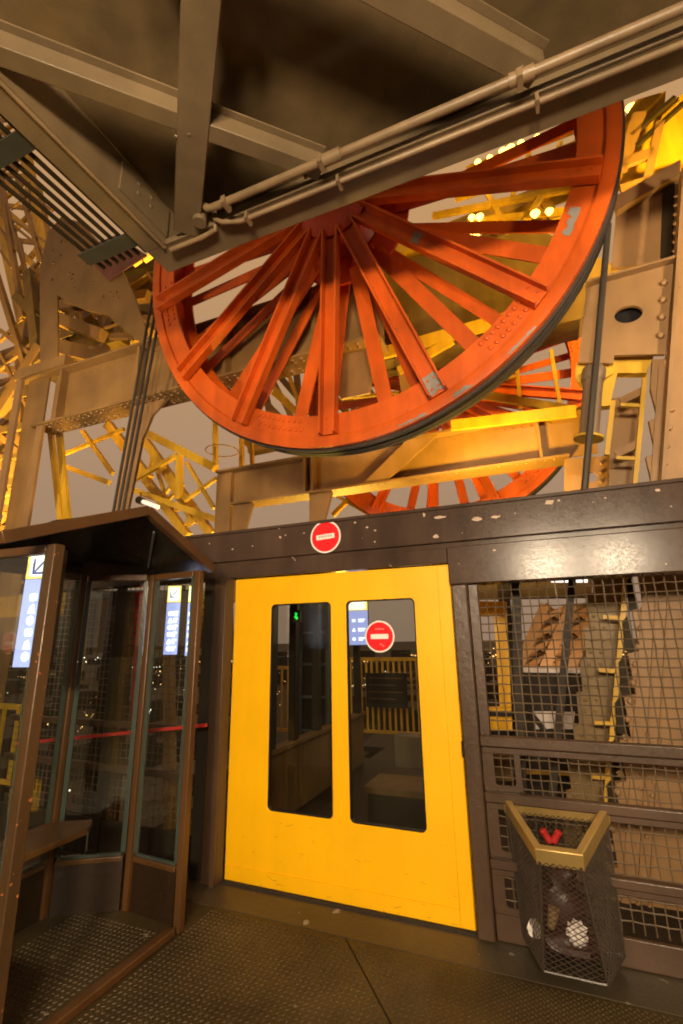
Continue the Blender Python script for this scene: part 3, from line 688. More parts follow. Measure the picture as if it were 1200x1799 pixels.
# hoist ropes
def rope(p, q, r, label, cat='rope', group='hoist ropes'):
    m = MB().tube([p, q], r, 8); base = lerp(p, q, .5)
    return solo('hoist_rope', m, 'rope', tuple(base), label, cat, group)
rope(wt(1069, 395, .55), wt(1018, 960, .35), .026, 'dark steel rope dropping from the right rim of the near wheel')
for i, (xa, xb) in enumerate(((262, 188), (272, 196), (281, 204))):
    rope(wt(xa + 6, 520, .62), wt(xb, 960, .62), .017, ['left', 'middle', 'right'][i] + ' rope of three falling past the girder left of the wheel')

# ================================================================== LEFT GIRDER, COLUMN AND GUSSET (t about 1)
def rivet_row(mb, p, q, n, r=.016, axis=(0, -1, 0)):
    for i in range(n): mb.dome(lerp(p, q, (i + .5) / n), r, axis, .75)
gl = thing('plate_girder', 'brown riveted plate girder passing behind the left of the near wheel', 'girder', (-2, 1, 4.7))
part('web', MB().box(-4.12, 1.0, 1.02, 1.04, 4.70, 5.50), 'tower', gl)
part('bottom_flange', MB().box(-4.3, 1.0, .86, 1.20, 4.665, 4.695), 'tower', gl)
part('top_flange', MB().box(-4.3, 1.0, .88, 1.18, 5.505, 5.53), 'tower', gl)
for s in (-3.9, -2.42, -1.0, .2): part('stiffener', MB().box(s, s + .05, .90, 1.018, 4.70, 5.50), 'tower', gl)
mb = MB()
for z, ax, t in ((4.664, (0, 0, -1), .91), (4.664, (0, 0, -1), .97), (4.664, (0, 0, -1), 1.1), (4.664, (0, 0, -1), 1.15)): rivet_row(mb, (-4.2, t, z), (.9, t, z), 46, .026, ax)
for z in (4.78, 5.42): rivet_row(mb, (-4.1, 1.019, z), (.9, 1.019, z), 46, .015)
part('rivets', mb, 'tower', gl, kind='stuff')
# haunch bracket below the girder beside the ropes
part('haunch', MB().plate(pxpoly([(236, 700), (330, 652), (300, 692), (268, 728), (250, 770), (222, 905), (196, 905)], 1.0), [], tpl(1.0), .04), 'tower_pale', gl)
part('web_patch', MB().plate(pxpoly([(560, 655), (560, 540), (640, 500), (662, 600), (650, 690), (600, 700)], 1.05), [], tpl(1.05), .03), 'tower', gl)
gp = part('gusset_plate', MB().plate(pxpoly([(70, 640), (70, 470), (84, 408), (108, 380), (140, 390), (205, 455), (236, 520), (262, 600), (242, 598), (186, 552), (152, 545), (112, 528), (101, 518), (101, 632)], .98), [], tpl(.98), .03), 'tower', gl)
mb = MB(); rnd = random.Random(4)
for i in range(34):
    x = rnd.uniform(85, 215); y = rnd.uniform(410, 540)
    if y < 395 + (x - 100) * .6 or y > 520 + (x - 90) * .25: continue
    mb.dome(wt(x, y, .979), .030)
for x, y in ((80, 655), (90, 655), (80, 668), (92, 668), (104, 655), (104, 668), (188, 556), (200, 562), (212, 572), (245, 590)): mb.dome(wt(x, y, .979), .016)
part('rivets', mb, 'tower', gp, kind='stuff')
part('red_patch', MB().plate(pxpoly([(140, 440), (205, 412), (258, 448), (190, 492), (160, 460)], .94), [], tpl(.94), .02), paint('faded_red_primer', (.22, .075, .05), .6, .3), gl)

cl = thing('steel_column', 'pale brown riveted steel column at the left edge behind the booth', 'column', (-4.5, 1, 0))
part('flange', MB().box(-4.80, -4.66, .86, .90, -.5, 5.62), 'tower_pale', cl)
part('web', MB().box(-4.659, -4.20, .96, .99, -.5, 5.58), 'tower', cl)
part('flange', MB().box(-4.199, -4.06, .88, .92, -.5, 4.66), 'tower_pale', cl)
part('cap_plate', MB().box(-4.85, -3.75, .84, 1.0, 5.53, 5.70), 'tower', cl)
# bright yellow strut pair left of the ropes
vs_ = thing('strut', 'bright yellow double strut leaning under the left girder', 'strut', wt(105, 860, 1.35))
for xa, xb, wd in ((88, 112, .09), (103, 124, .10)):
    part('angle_bar', MB().bar(wt(xa, 748, 1.35), wt(xb, 960, 1.35), wd, .05, up=(0, 1, 0)), 'rail_yellow', vs_)

# ---------------- lattices of the tower behind
def lattice(name, label, bars, mat, t, group=None):
    c = sum((wt(b[0], b[1], t) for b in bars), Vector()) / len(bars)
    th = thing(name, label, 'lattice', tuple(c), group)
    for b in bars:
        x0, y0, x1, y1, wpx = b[:5]; ta = t + (b[5] if len(b) > 5 else 0); tb = t + (b[6] if len(b) > 6 else (b[5] if len(b) > 5 else 0))
        p = wt(x0, y0, ta); q = wt(x1, y1, tb); wd = (1.5 if x0 < 300 else 1.25) * wpx * (ta - CAMW.y) / 800.0
        nm = 'chord' if wpx >= 10 else 'brace'
        part(nm, MB().bar(p, q, wd, max(.05, wd * .8), up=(0, 1, 0)) if wpx >= 6 else MB().bar(p, q, wd, wd, up=(0, 1, 0)), mat, th)
    return th
lattice('lattice_girder', 'yellow lattice girder on the sky left of the wheel, above the booth roof', [
    (262, 763, 378, 822, 12), (226, 858, 388, 916, 9), (315, 800, 315, 878, 11), (230, 846, 311, 800, 7), (328, 812, 376, 893, 6), (324, 880, 381, 840, 6),
    (115, 820, 192, 848, 8), (115, 797, 218, 754, 6), (145, 757, 198, 832, 7), (190, 745, 262, 842, 14, .5), (239, 818, 330, 942, 12, .5), (256, 775, 372, 940, 12, .5),
    (262, 842, 268, 800, 5, .5), (268, 800, 300, 900, 5, .5), (300, 855, 280, 880, 5, .5), (290, 885, 322, 850, 5, .5), (300, 900, 340, 886, 5, .5), (318, 926, 350, 905, 5, .5), (330, 880, 332, 925, 6, .5),
    (270, 800, 340, 920, 6, .5)], 'rail_yellow', 2.4)
lattice('tower_leg_lattice', 'dense rusty yellow lattice of the tower leg at upper left', [
    (0, 300, 40, 560, 11), (22, 285, 74, 462, 9), (68, 325, 92, 440, 9), (0, 210, 30, 300, 8), (-10, 470, 62, 700, 12), (0, 330, 40, 560, 7), (30, 325, 92, 370, 5), (0, 377, 90, 450, 6), (20, 385, 90, 432, 5),
    (0, 305, 44, 272, 6), (20, 368, 46, 345, 4), (52, 320, 52, 370, 4), (0, 400, 26, 440, 5), (12, 362, 46, 480, 8), (0, 440, 20, 470, 4), (34, 420, 48, 500, 8), (40, 540, 66, 480, 6), (60, 470, 80, 450, 6),
    (0, 580, 75, 640, 8), (0, 600, 40, 560, 7), (0, 650, 60, 600, 5), (0, 620, 50, 720, 6), (0, 730, 75, 610, 26), (0, 700, 60, 630, 6, .4), (0, 790, 60, 700, 34, .6), (-5, 820, 60, 840, 8), (0, 870, 45, 862, 8), (-5, 760, 40, 800, 10), (0, 900, 40, 915, 7), (-5, 930, 40, 880, 9), (48, 540, 52, 640, 26, .5), (60, 470, 62, 600, 16, .5)], 'tower', 2.2)
lattice('roof_lattice', 'jumble of dark and yellow beams behind the gusset plate', [
    (100, 540, 262, 520, 18), (100, 560, 180, 590, 22), (100, 610, 230, 640, 26), (150, 560, 260, 480, 16), (180, 610, 190, 660, 20), (200, 560, 268, 560, 10), (195, 592, 255, 590, 10), (212, 560, 232, 600, 6), (225, 480, 275, 520, 26, .2),
    (214, 470, 272, 452, 14, .1), (205, 440, 275, 480, 20, .5), (240, 500, 262, 590, 30, .6), (110, 640, 135, 660, 6)], 'tower', 1.7)
def truss(name, label, pL, pR, t, n, wd, mat, along=1):
    # X-braced panel truss between two polylines of chord points in the plane t
    th = thing(name, label, 'lattice', tuple(wt(*pL[0], t)))
    A_ = [wt(*p, t) for p in pL]; B_ = [wt(*p, t) for p in pR]
    for ch in (A_, B_):
        for a, b in zip(ch[:-1], ch[1:]): part('chord', MB().bar(a, b, wd * 1.7, wd * 1.7, up=(0, 1, 0)), mat, th)
    a0, a1, b0, b1 = A_[0], A_[-1], B_[0], B_[-1]
    for i in range(n):
        f, g_ = i / n, (i + 1) / n
        part('brace', MB().bar(lerp(a0, a1, f), lerp(b0, b1, g_), wd, wd * .6, up=(0, 1, 0)), mat, th)
        part('brace', MB().bar(lerp(b0, b1, f) + Vector((0, .06, 0)), lerp(a0, a1, g_) + Vector((0, .06, 0)), wd, wd * .6, up=(0, 1, 0)), mat, th)
        part('batten', MB().bar(lerp(a0, a1, f) + Vector((0, .12, 0)), lerp(b0, b1, f) + Vector((0, .12, 0)), wd * .8, wd * .6, up=(0, 1, 0)), mat, th)
    return th
truss('tower_truss', 'steep dark cross braced truss on the sky at the far left edge', [(-60, 120), (60, 640)], [(20, 120), (108, 640)], 3.2, 9, .14, 'rail_yellow')
truss('tower_truss', 'cross braced truss low at the left edge behind the pale column', [(-70, 640), (-30, 960)], [(45, 600), (30, 960)], 2.6, 6, .16, 'tower')
truss('tower_truss', 'brown cross braced truss crossing behind the gusset plate', [(60, 520), (300, 470)], [(60, 640), (300, 560)], 2.9, 4, .20, 'tower')
lattice('deck_beams', 'heavy dark beams filling the gap under the gusset plate', [(95, 560, 200, 600, 26), (90, 600, 170, 570, 20), (120, 625, 220, 590, 30), (180, 545, 270, 500, 26), (215, 510, 280, 560, 18), (215, 478, 285, 470, 24), (110, 585, 130, 640, 16)], 'cabin_mid', 2.0)
lattice('stair_beams', 'dark beams and yellow edged treads at the left edge behind the column', [(-10, 700, 60, 690, 16), (-10, 760, 50, 748, 14), (-10, 806, 45, 800, 10), (-10, 850, 42, 846, 14), (-10, 895, 36, 892, 10), (-10, 930, 32, 930, 12), (30, 520, 66, 560, 18), (52, 480, 70, 640, 22)], 'cabin_mid', 2.2)
truss('tower_truss', 'golden cross braced truss far behind the right spokes of the near wheel', [(560, 500), (1050, 310)], [(590, 650), (1050, 520)], 6.2, 6, .20, 'rail_yellow')
truss('tower_truss', 'golden cross braced truss far behind the lower spokes of the near wheel', [(330, 640), (660, 560)], [(440, 790), (680, 740)], 6.8, 5, .16, 'tower')
hp = thing('ladder_hoops', 'thin hoops and poles of a caged ladder on the sky under the wheel', 'ladder', wt(400, 800, 3.2))
for x, w_ in ((379, .07), (425, .07), (441, .06)): part('pole', MB().bar(wt(x - 1, 740, 3.2), wt(x + (3 if x > 430 else 0), 828, 3.2), w_, w_), 'rail_yellow', hp)
for y in (792, 730):
    c = wt(390, y, 3.2); part('hoop', MB().tube([c + Vector((.28 * cos(a), .28 * sin(a), 0)) for a in [2 * pi * k / 24 for k in range(25)]], .010, 5, cap=False), 'tower', hp)
# tube lamp on the lattice
a, b = wt(243, 878, 2.2), wt(278, 891, 2.2)
tl = thing('tube_lamp', 'short lit tube lamp fixed to the yellow lattice above the booth', 'lamp', tuple(a))
part('lamp_tube', MB().tube([lerp(a, b, .25), b], .035, 10), 'e_dim_tube', tl)
part('end_cap', MB().tube([a, lerp(a, b, .24)], .06, 10), 'cabin', tl)
part('hanger', MB().bar(lerp(a, b, .1), lerp(a, b, .1) + Vector((0, 0, .14)), .02, .02), 'tower', tl)

# ================================================================== CENTRE GIRDER (t 2.4)
cg = thing('plate_girder', 'dim yellow plate girder crossing below the near wheel above the header', 'girder', (0.4, 2.4, 3.6))
part('web', MB().box(-1.85, 3.0, 2.42, 2.45, 3.585, 4.08), 'tower', cg)
part('top_flange', MB().box(-2.1, 3.0, 2.28, 2.60, 4.085, 4.115), 'tower', cg)
part('bottom_flange', MB().box(-1.85, 2.70, 2.28, 2.60, 3.55, 3.58), 'tower', cg)
part('end_post', MB().box(-2.12, -1.86, 2.36, 2.60, 2.2, 4.08), 'tower', cg)
for s in (-.62, -.5, 2.4): part('stiffener', MB().box(s, s + .03, 2.29, 2.418, 3.585, 4.08), 'tower', cg)
part('bracket', MB().plate([(2.02, 4.08), (1.62, 4.08), (1.02, 3.6), (1.3, 3.585), (1.34, 3.585)][::-1], [], lambda x, y, d: (x - .75, 2.30 + d, y), .03), 'tower_pale', cg)
for s in (-.55, -1.8): part('knee_bracket', MB().plate([(s, 3.545), (s + .34, 3.545), (s + .06, 2.6), (s, 2.6)], [], tpl(2.35), .05), 'tower', cg)
mb = MB(); rivet_row(mb, (-1.8, 2.419, 3.64), (2.6, 2.419, 3.64), 44, .014); rivet_row(mb, (-1.8, 2.419, 4.03), (2.6, 2.419, 4.03), 44, .014); rivet_row(mb, (-1.8, 2.33, 3.549), (2.6, 2.33, 3.549), 44, .015, (0, 0, -1))
part('rivets', mb, 'tower', cg, kind='stuff')
# yellow bracing lying on the girder
vb = thing('bracing', 'bright yellow V shaped bracing on the girder right of the near wheel', 'bracing', (2.2, 2.3, 4.1))
Vp = wt(1012, 722, 2.2)
part('brace', MB().bar(wt(793, 748, 2.2), Vp, .13, .05, up=(0, 1, 0)), 'rail_yellow', vb)
part('brace', MB().bar(wt(850, 694, 2.75), Vp, .10, .05, up=(0, 1, 0)), 'rail_yellow', vb)
pl = thing('walkway_beam', 'bright yellow plank beam seen between the spokes of the near wheel', 'beam', wt(760, 590, 2.8))
part('plank', MB().bar(wt(632, 632, 2.8), wt(935, 548, 2.8), .19, .06, up=(0, 1, 0)), 'rail_yellow', pl)
part('strut', MB().bar(wt(700, 652, 2.8), wt(795, 598, 2.8), .13, .05, up=(0, 1, 0)), 'rail_yellow', pl)
part('strut', MB().bar(wt(700, 560, 2.9), wt(735, 745, 2.9), .30, .08, up=(0, 1, 0)), 'tower', pl)
hr = thing('handrail', 'thin yellow handrail in front of the far red wheel', 'handrail', wt(950, 690, 3.4))
for x0, y0, x1, y1 in ((845, 672, 905, 662), (908, 640, 915, 720), (968, 615, 985, 720), (560, 640, 680, 600), (600, 700, 700, 690)): part('rail', MB().bar(wt(x0, y0, 3.4), wt(x1, y1, 3.4), .05, .05), 'rail_yellow', hr)
lattice('lattice_girder', 'thin yellow lattice behind the lower spokes of the near wheel', [
    (470, 650, 640, 620, 14), (480, 690, 560, 760, 8), (500, 640, 530, 720, 6), (560, 650, 640, 700, 7), (520, 760, 640, 690, 6), (600, 640, 612, 760, 8), (570, 600, 660, 640, 12), (440, 640, 520, 720, 7), (640, 660, 700, 720, 5), (600, 830, 680, 905, 7), (585, 905, 640, 850, 7), (590, 870, 650, 905, 5)], 'rail_yellow', 4.9)
# big dark back plates seen through the wheel
solo('machine_housing', MB().plate(pxpoly([(655, 470), (940, 400), (1090, 470), (1020, 560), (800, 610), (640, 640)], 2.95), [], tpl(2.95), .5), 'cabin_mid', tuple(wt(850, 520, 3.0)), 'dark brown machine housing seen between spokes at the right of the near wheel', 'machine housing')

# ================================================================== RIGHT COLUMN, BRACKET, CYLINDER
def lean(x, y, t): return wt(x, y, t)
rc = thing('steel_column', 'pale riveted tower column with a stepped edge at the right', 'column', tuple(wt(1150, 1500, .7)))
TR_ = .70
steps = [(1185, 460), (1170, 630), (1146, 632), (1143, 683), (1157, 735), (1140, 738), (1153, 799), (1135, 802), (1148, 860), (1130, 864), (1143, 925), (1125, 930), (1137, 990)]
for k in range(9):
    y = 996 + k * 76; x = 1119 - k * 7.6; steps += [(x, y), (x + 13, y + 72)]
poly = pxpoly(steps + [(1330, 1650), (1330, 300), (1200, 300)], TR_)
part('column_plate', MB().plate(poly, [], tpl(TR_), .05), 'tower_pale', rc)
part('upper_plate', MB().plate(pxpoly([(1075, 470), (1085, 345), (1195, 300), (1205, 330), (1192, 460)], .95), [], tpl(.95), .04), 'tower_pale', rc)
part('upper_flange', MB().plate(pxpoly([(1080, 345), (1195, 280), (1195, 305), (1085, 368)], .86), [], tpl(.86), .10), 'tower_pale', rc)
part('dark_strip', MB().plate(pxpoly([(1165, 330), (1186, 322), (1182, 458), (1160, 462)], .93), [], tpl(.93), .015), 'grille', rc)  # flat dark strip in front of the upper plate, not recessed
part('side_flange', MB().bar(wt(1200, 300, .60), wt(1152, 1000, .60), .025, .12, up=(0, 1, 0)), 'tower_pale', rc)
part('seam_strip', MB().bar(wt(1164, 640, .69), wt(1095, 1650, .69), .05, .02, up=(0, 1, 0)), 'tower_pale', rc)
hole = circ(*[(p.x, p.z) for p in [wt(1104, 552, .62)]][0], .098, 24, .075)
bp_ = part('bracket_plate', MB().plate(pxpoly([(1030, 503), (1184, 460), (1168, 622), (1080, 624), (1078, 638), (1016, 636)], .62), [hole], tpl(.62), .03), 'tower_pale', rc)
part('hole_shade_plate', MB().plate(pxpoly([(1075, 520), (1135, 520), (1135, 590), (1075, 590)], .70), [], tpl(.70), .01), 'black', bp_)  # black plate added behind the hole so its inside looks dark
part('top_edge', MB().bar(wt(1030, 501, .60), wt(1184, 458, .60), .10, .02, up=(0, 0, 1)), 'tower_pale', bp_)
mb = MB()
for y in (498, 528, 558, 590): mb.dome(wt(1166 - (y - 498) * .06, y, .619), .032, (0, -1, 0), .9)
for i in range(8): mb.dome(wt(1188 - i * 3.2, 505 + i * 31, .699), .026, (0, -1, 0), .9)
for i in range(7): mb.dome(wt(1187 - i * .5, 345 + i * 16, .699), .014, (0, -1, 0), .9)
for i in range(34): mb.dome(wt(1180 - i * 4.5, 720 + i * 32, .699), .026, (0, -1, 0), .9)
for i in range(30): mb.dome(wt(1138 + (i % 2) * 22 - i * 1.6, 1290 + i * 12, .699), .017, (0, -1, 0), .9)
part('rivets', mb, 'tower_pale', rc, kind='stuff')
part('seam_strip', MB().bar(wt(1155, 1020, .69), wt(1118, 1640, .69), .014, .02, up=(0, 1, 0)), 'tower', rc)
part('seam_strip', MB().bar(wt(1176, 1020, .69), wt(1138, 1640, .69), .014, .02, up=(0, 1, 0)), 'tower', rc)
# yellow under-bracket and rack rail with rungs
yb = thing('bracket_arm', 'bright yellow angled bracket arm under the holed plate at right', 'bracket', tuple(wt(1090, 650, .75)))
part('arm_plate', MB().plate(pxpoly([(1080, 624), (1150, 622), (1136, 655), (1085, 655), (1072, 712), (1052, 714), (1064, 650), (1078, 640)], .72), [], tpl(.72), .08), 'rail_yellow', yb)
part('flange_plate', MB().plate(pxpoly([(1012, 637), (1080, 636), (1078, 655), (1050, 672), (1024, 684), (1011, 664)], .68), [], tpl(.68), .03), 'rail_yellow', yb)
rk = thing('rack_ladder', 'yellow rail with rungs and stepped rack plate beside the right column', 'ladder rail', tuple(wt(1110, 1000, .85)))
part('rail', MB().bar(wt(1134, 650, .82), wt(1062, 1430, .82), .032, .04, up=(0, 1, 0)), 'rail_yellow', rk)
part('rail', MB().bar(wt(1077, 705, .82), wt(1066, 800, .82), .035, .04, up=(0, 1, 0)), 'rail_yellow', rk)
for i in range(9):
    y = 712 + i * 93; k = (y - 712) / 780.
    part('rung', MB().bar(wt(1090 - 64 * k, y, .84), wt(1131 - 72 * k, y + 2, .84), .028, .04, up=(0, 1, 0)), 'rail_yellow', rk)
    if i < 2: part('diagonal', MB().bar(wt(1090 - 64 * k, y - 6, .86), wt(1131 - 72 * k, y - 26, .86), .06, .03, up=(0, 1, 0)), 'tower', rk)
sw = []
for i in range(12):
    y = 870 + i * 58; x = 1052 - (y - 870) * .105
    sw += [(x - 2.5, y), (x + 2.5, y + 55)]
rp_ = pxpoly(sw + [(985, 1570), (1062, 1570), (1110, 870)], 1.0)
M['ochre'] = paint('rack_ochre_paint', (.20, .125, .035), .5, .3)
part('rack_plate', MB().plate(rp_, [], tpl(1.0), .06), 'ochre', rk)
mb = MB()
for i in range(26):
    y = 1020 + i * 21; x = 1052 - (y - 870) * .105
    mb.dome(wt(x - 2 + 16, y, .999), .014, (0, -1, 0), .9); mb.dome(wt(x + 34, y, .999), .014, (0, -1, 0), .9)
part('rivets', mb, 'ochre', rk, kind='stuff')
for k in range(6):
    y = 1040 + k * 72; x = 1085 - (y - 1040) * .095
    part('tooth_plate', MB().plate(pxpoly([(x + 24, y - 30), (x + 38, y + 36), (x + 20, y + 32), (x + 16, y - 20)], .76), [], tpl(.76), .02), 'grille', rk)
part('back_web', MB().plate(pxpoly([(1075, 700), (1130, 690), (1118, 900), (1068, 900)], 1.1), [], tpl(1.1), .03), 'tower', rk)
cy = thing('buffer_cylinder', 'grey brown buffer cylinder hanging beside the rope at right', 'cylinder', tuple(wt(1040, 720, .55)))
p, q = wt(1044, 645, .58), wt(1034, 772, .58); r0 = .085
part('cylinder_body', MB().tube([lerp(p, q, .2), lerp(p, q, .97)], r0 * .82, 20), 'steel', cy)
part('cylinder_head', MB().tube([p, lerp(p, q, .04), lerp(p, q, .17), lerp(p, q, .2)], [r0 * .8, r0, r0, r0 * .85], 20), 'steel', cy)
part('end_flange', MB().tube([lerp(p, q, .97), lerp(p, q, 1.0)], r0 * 1.25, 24), 'rail_yellow', cy)
lp = thing('anchor_plate', 'low yellow brown plate with a hole above the header at right', 'plate', tuple(wt(1030, 850, 1.6)))
h2 = wt(1040, 838, 1.6)
part('plate_body', MB().plate(pxpoly([(992, 806), (1074, 800), (1068, 960), (990, 960)], 1.6), [circ(h2.x, h2.z, .05, 16)], tpl(1.6), .03), 'tower', lp)
mb = MB()
for y in (814, 830, 846): mb.dome(wt(1056, y, 1.599), .02, (0, -1, 0), .9)
part('rivets', mb, 'tower', lp, kind='stuff')

# upper right: lit yellow structure and floodlights
ur = thing('tower_bracing', 'yellow lit tower bracing at the upper right above the column', 'bracing', tuple(wt(1140, 240, 3.0)))
part('plate', MB().plate(pxpoly([(1140, 330), (1165, 190), (1260, 120), (1260, 330), (1190, 330)], 3.0), [], tpl(3.0), .08), 'rail_yellow', ur)
part('plate', MB().plate(pxpoly([(1060, 330), (1085, 225), (1118, 175), (1170, 160), (1160, 270), (1112, 325)], 3.1), [], tpl(3.1), .08), 'rail_yellow', ur)
for x0, y0, x1, y1, wd, m_ in ((1090, 300, 1124, 200, .16, 'tower'), (1108, 240, 1185, 172, .05, 'grille'), (1116, 258, 1205, 178, .05, 'grille'), (1136, 322, 1160, 215, .10, 'tower'), (1088, 290, 1150, 268, .14, 'tower'), (1150, 318, 1200, 300, .12, 'rail_yellow'), (1090, 335, 1215, 296, .14, 'tower')):
    part('brace', MB().bar(wt(x0, y0, 2.85), wt(x1, y1, 2.85), wd, .06, up=(0, 1, 0)), m_, ur)
lattice('roof_lattice', 'yellow lit lattice behind the upper spokes of the near wheel', [
    (800, 345, 1060, 262, 14), (840, 440, 1050, 372, 14), (760, 380, 1010, 330, 9), (905, 420, 960, 330, 8), (990, 400, 1040, 300, 9), (850, 330, 890, 400, 7), (820, 300, 1040, 215, 10), (870, 320, 1060, 240, 16), (900, 345, 930, 270, 6), (960, 340, 985, 250, 7), (975, 270, 1030, 320, 8), (1000, 325, 1060, 290, 22), (820, 390, 1000, 370, 8), (870, 400, 875, 360, 5), (780, 420, 900, 440, 10), (1030, 330, 1090, 200, 8), (990, 290, 1040, 240, 22)], 'rail_yellow', 4.4)
bulbs = [(839, 282, .05), (860, 274, .045), (883, 262, .06), (897, 256, .06), (915, 248, .05), (944, 238, .055), (980, 227, .05), (1004, 218, .05), (822, 326, .055), (838, 324, .07), (852, 322, .055), (905, 302, .06), (918, 292, .09), (932, 288, .08), (828, 379, .05), (842, 378, .06), (940, 372, .065), (965, 368, .055), (808, 413, .05), (822, 414, .065), (836, 411, .05), (1112, 186, .09), (1085, 212, .09), (1095, 305, .10), (1108, 318, .09), (1085, 185, .08)]
fl1 = thing('floodlight', 'row of bright yellow floodlight lamps glowing between the upper spokes', 'floodlight', tuple(wt(900, 320, 4.2)))
bm_ = MB().tube([(0, .0, 0), (0, .03, 0), (0, .10, 0)], [.6, 1.0, .5], 12)
for x, y, r in bulbs:
    c = wt(x, y, 4.2); rr = r * 1.25
    part('bulb', MB().tube([c, c + Vector((0, .03, 0)), c + Vector((0, .10, 0))], [rr * .6, rr, rr * .5], 10), 'e_bulb', fl1)
fl2 = thing('floodlight', 'three yellow floodlight lamps glowing under the canopy corner at left', 'floodlight', tuple(wt(240, 462, 1.3)))
for x, y in ((222, 466), (241, 460), (260, 453)):
    c = wt(x, y, 1.3); part('bulb', MB().bar(c - Vector((.07, 0, .022)), c + Vector((.07, 0, .022)), .06, .075), emit('lit_amber', (1.0, .50, .03), 1.6), fl2)
part('housing', MB().bar(wt(205, 478, 1.45), wt(275, 460, 1.45), .1, .2), 'grille', fl2)

# ================================================================== BEHIND THE DOOR AND THE MESH
pw = thing('parapet', 'low brown parapet wall with dark posts seen through the left door window', 'parapet', (.1, 1.4, 0))
part('wall_panel', MB().box(-.30, -.24, .20, 3.4, 0, .60), 'cabin_mid', pw)
part('cap_rail', MB().box(-.31, -.20, .20, 3.4, .602, .65), 'cabin_mid', pw, bevel=.006)
for t in (.9, 1.35, 1.9, 3.2): part('post', MB().box(-.29, -.21, t, t + .08, .652, 2.3), 'cabin', pw)
part('top_rail', MB().box(-.31, -.19, .2, 3.4, 2.31, 2.40), 'cabin', pw)
mst = thing('lift_mast', 'dark caged mast behind the right side of the left door window', 'mast', (-.6, 2.7, -.5))
part('cage_panel', MB().box(-.80, -.40, 2.62, 2.64, -.5, 2.2), 'cabin', mst)
for q_ in (-.82, -.42): part('cage_post', MB().box(q_, q_ + .05, 2.55, 2.60, -.5, 2.3), 'grey', mst)
for q_ in (.5, .9, 1.3, 1.7): part('cage_rail', MB().box(-.769, -.421, 2.56, 2.59, q_, q_ + .03), 'grey', mst)
ew = thing('end_wall', 'dark end wall behind the right door window with a hatch', 'wall', (1.6, 3.4, 0))
part('wall_panel', MB().box(.62, 2.6, 3.35, 3.42, 0, .85), 'cabin', ew)
part('corner_post', MB().box(.62, .72, 3.2, 3.3, .852, 2.6), 'cabin', ew)
part('corner_post', MB().box(1.72, 1.86, 3.2, 3.3, .852, 2.6), 'cabin', ew)
part('roof_beam', MB().box(.2, 2.6, 3.2, 3.3, 2.602, 2.9), 'cabin', ew)
bx0, bx1 = wt(642, 1182, 3.0), wt(716, 1245, 3.0)
bd = thing('notice_board', 'dark notice board with faint lines behind the right door window', 'board', (bx0.x, 3.0, bx1.z))
part('board', MB().box(bx0.x, bx1.x, 3.0, 3.03, bx1.z, bx0.z), 'cabin', bd)
mb = MB()
for r in range(4):
    z = lerp(bx0, bx1, .15 + r * .2).z; mb.box(bx0.x + .05, bx1.x - .05 - .1 * (r % 2), 2.996, 2.9995, z - .006, z + .006)
part('board_lettering', mb, 'cabin_mid', bd, kind='stuff')
c0, c1 = wt(692, 1292, 1.9), wt(748, 1352, 1.9)
solo('control_box', MB().box(c0.x, c1.x + .05, 1.9, 2.1, c1.z, c0.z), paint('box_olive', (.13, .10, .06), .5, .2), (c0.x, 2.0, c1.z), 'olive control box behind the right door window', 'box', bevel=.008)
c0, c1 = wt(642, 1378, 1.2), wt(760, 1440, 1.2)
bench = thing('bench', 'dark bench with a worn front edge behind the right door window', 'bench', (c0.x, 1.3, 0))
part('seat', MB().box(c0.x, c1.x, 1.15, 1.6, c0.z - .06, c0.z), 'cabin_mid', bench, bevel=.008)
part('front_panel', MB().box(c0.x + .02, c1.x - .02, 1.19, 1.22, 0, c0.z - .062), 'cabin', bench)
def yrail(name, label, s0, s1, t, z0, z1, n, mat='rail_yellow', group='yellow railings'):
    th = thing(name, label, 'railing', ((s0 + s1) / 2, t, z0), group)
    part('top_rail', MB().box(s0, s1, t - .03, t + .03, z1 - .05, z1), mat, th); part('bottom_rail', MB().box(s0, s1, t - .02, t + .02, z0, z0 + .04), mat, th)
    for i in range(n): s = s0 + (s1 - s0) * (i + .5) / n; part('baluster', MB().box(s - .014, s + .014, t - .014, t + .014, z0 + .041, z1 - .051), mat, th)
    return th
a_, b_ = wt(610, 1155, 3.9), wt(728, 1292, 3.9)
yrail('railing', 'yellow railing beyond the dark board in the right door window', a_.x - .6, b_.x + .3, 3.9, b_.z, a_.z, 22)
a_, b_ = wt(472, 1170, 4.4), wt(585, 1290, 4.4)
yrail('railing', 'yellow railing seen through the left window of the yellow door', a_.x - .3, b_.x, 4.4, b_.z, a_.z, 12)
a_, b_ = wt(-10, 1235, .35), wt(58, 1345, .35)
yrail('railing', 'yellow railing seen through the glass at the far left of the booth', a_.x - .8, b_.x, .35, b_.z - .2, a_.z, 7)
# second yellow gate frame behind the mesh
sg = thing('gate_frame', 'second yellow gate frame behind the wire mesh right of the door', 'gate', tuple(wt(870, 1280, 1.3)))
TG = 1.3
for q_ in ([(832, 1056), (889, 1057), (890, 1083), (834, 1083)], [(868, 1084), (890, 1084), (898, 1242), (878, 1242)], [(846, 1243), (898, 1243), (900, 1284), (850, 1284)], [(832, 1084), (836, 1084), (848, 1242), (845, 1242)]):
    part('frame', MB().plate(pxpoly(q_, TG), [], tpl(TG), .06), 'yellow', sg)
part('lower_panel', MB().plate(pxpoly([(856, 1312), (900, 1312), (903, 1372), (860, 1372)], TG), [], tpl(TG), .05), 'cabin_mid', sg)
part('cross_bar', MB().bar(wt(840, 1253, TG - .03), wt(900, 1254, TG - .03), .03, .04), 'cabin', sg)
dp = thing('post', 'dark leaning post behind the wire mesh between yellow gate and column', 'post', tuple(wt(910, 1280, .5)))
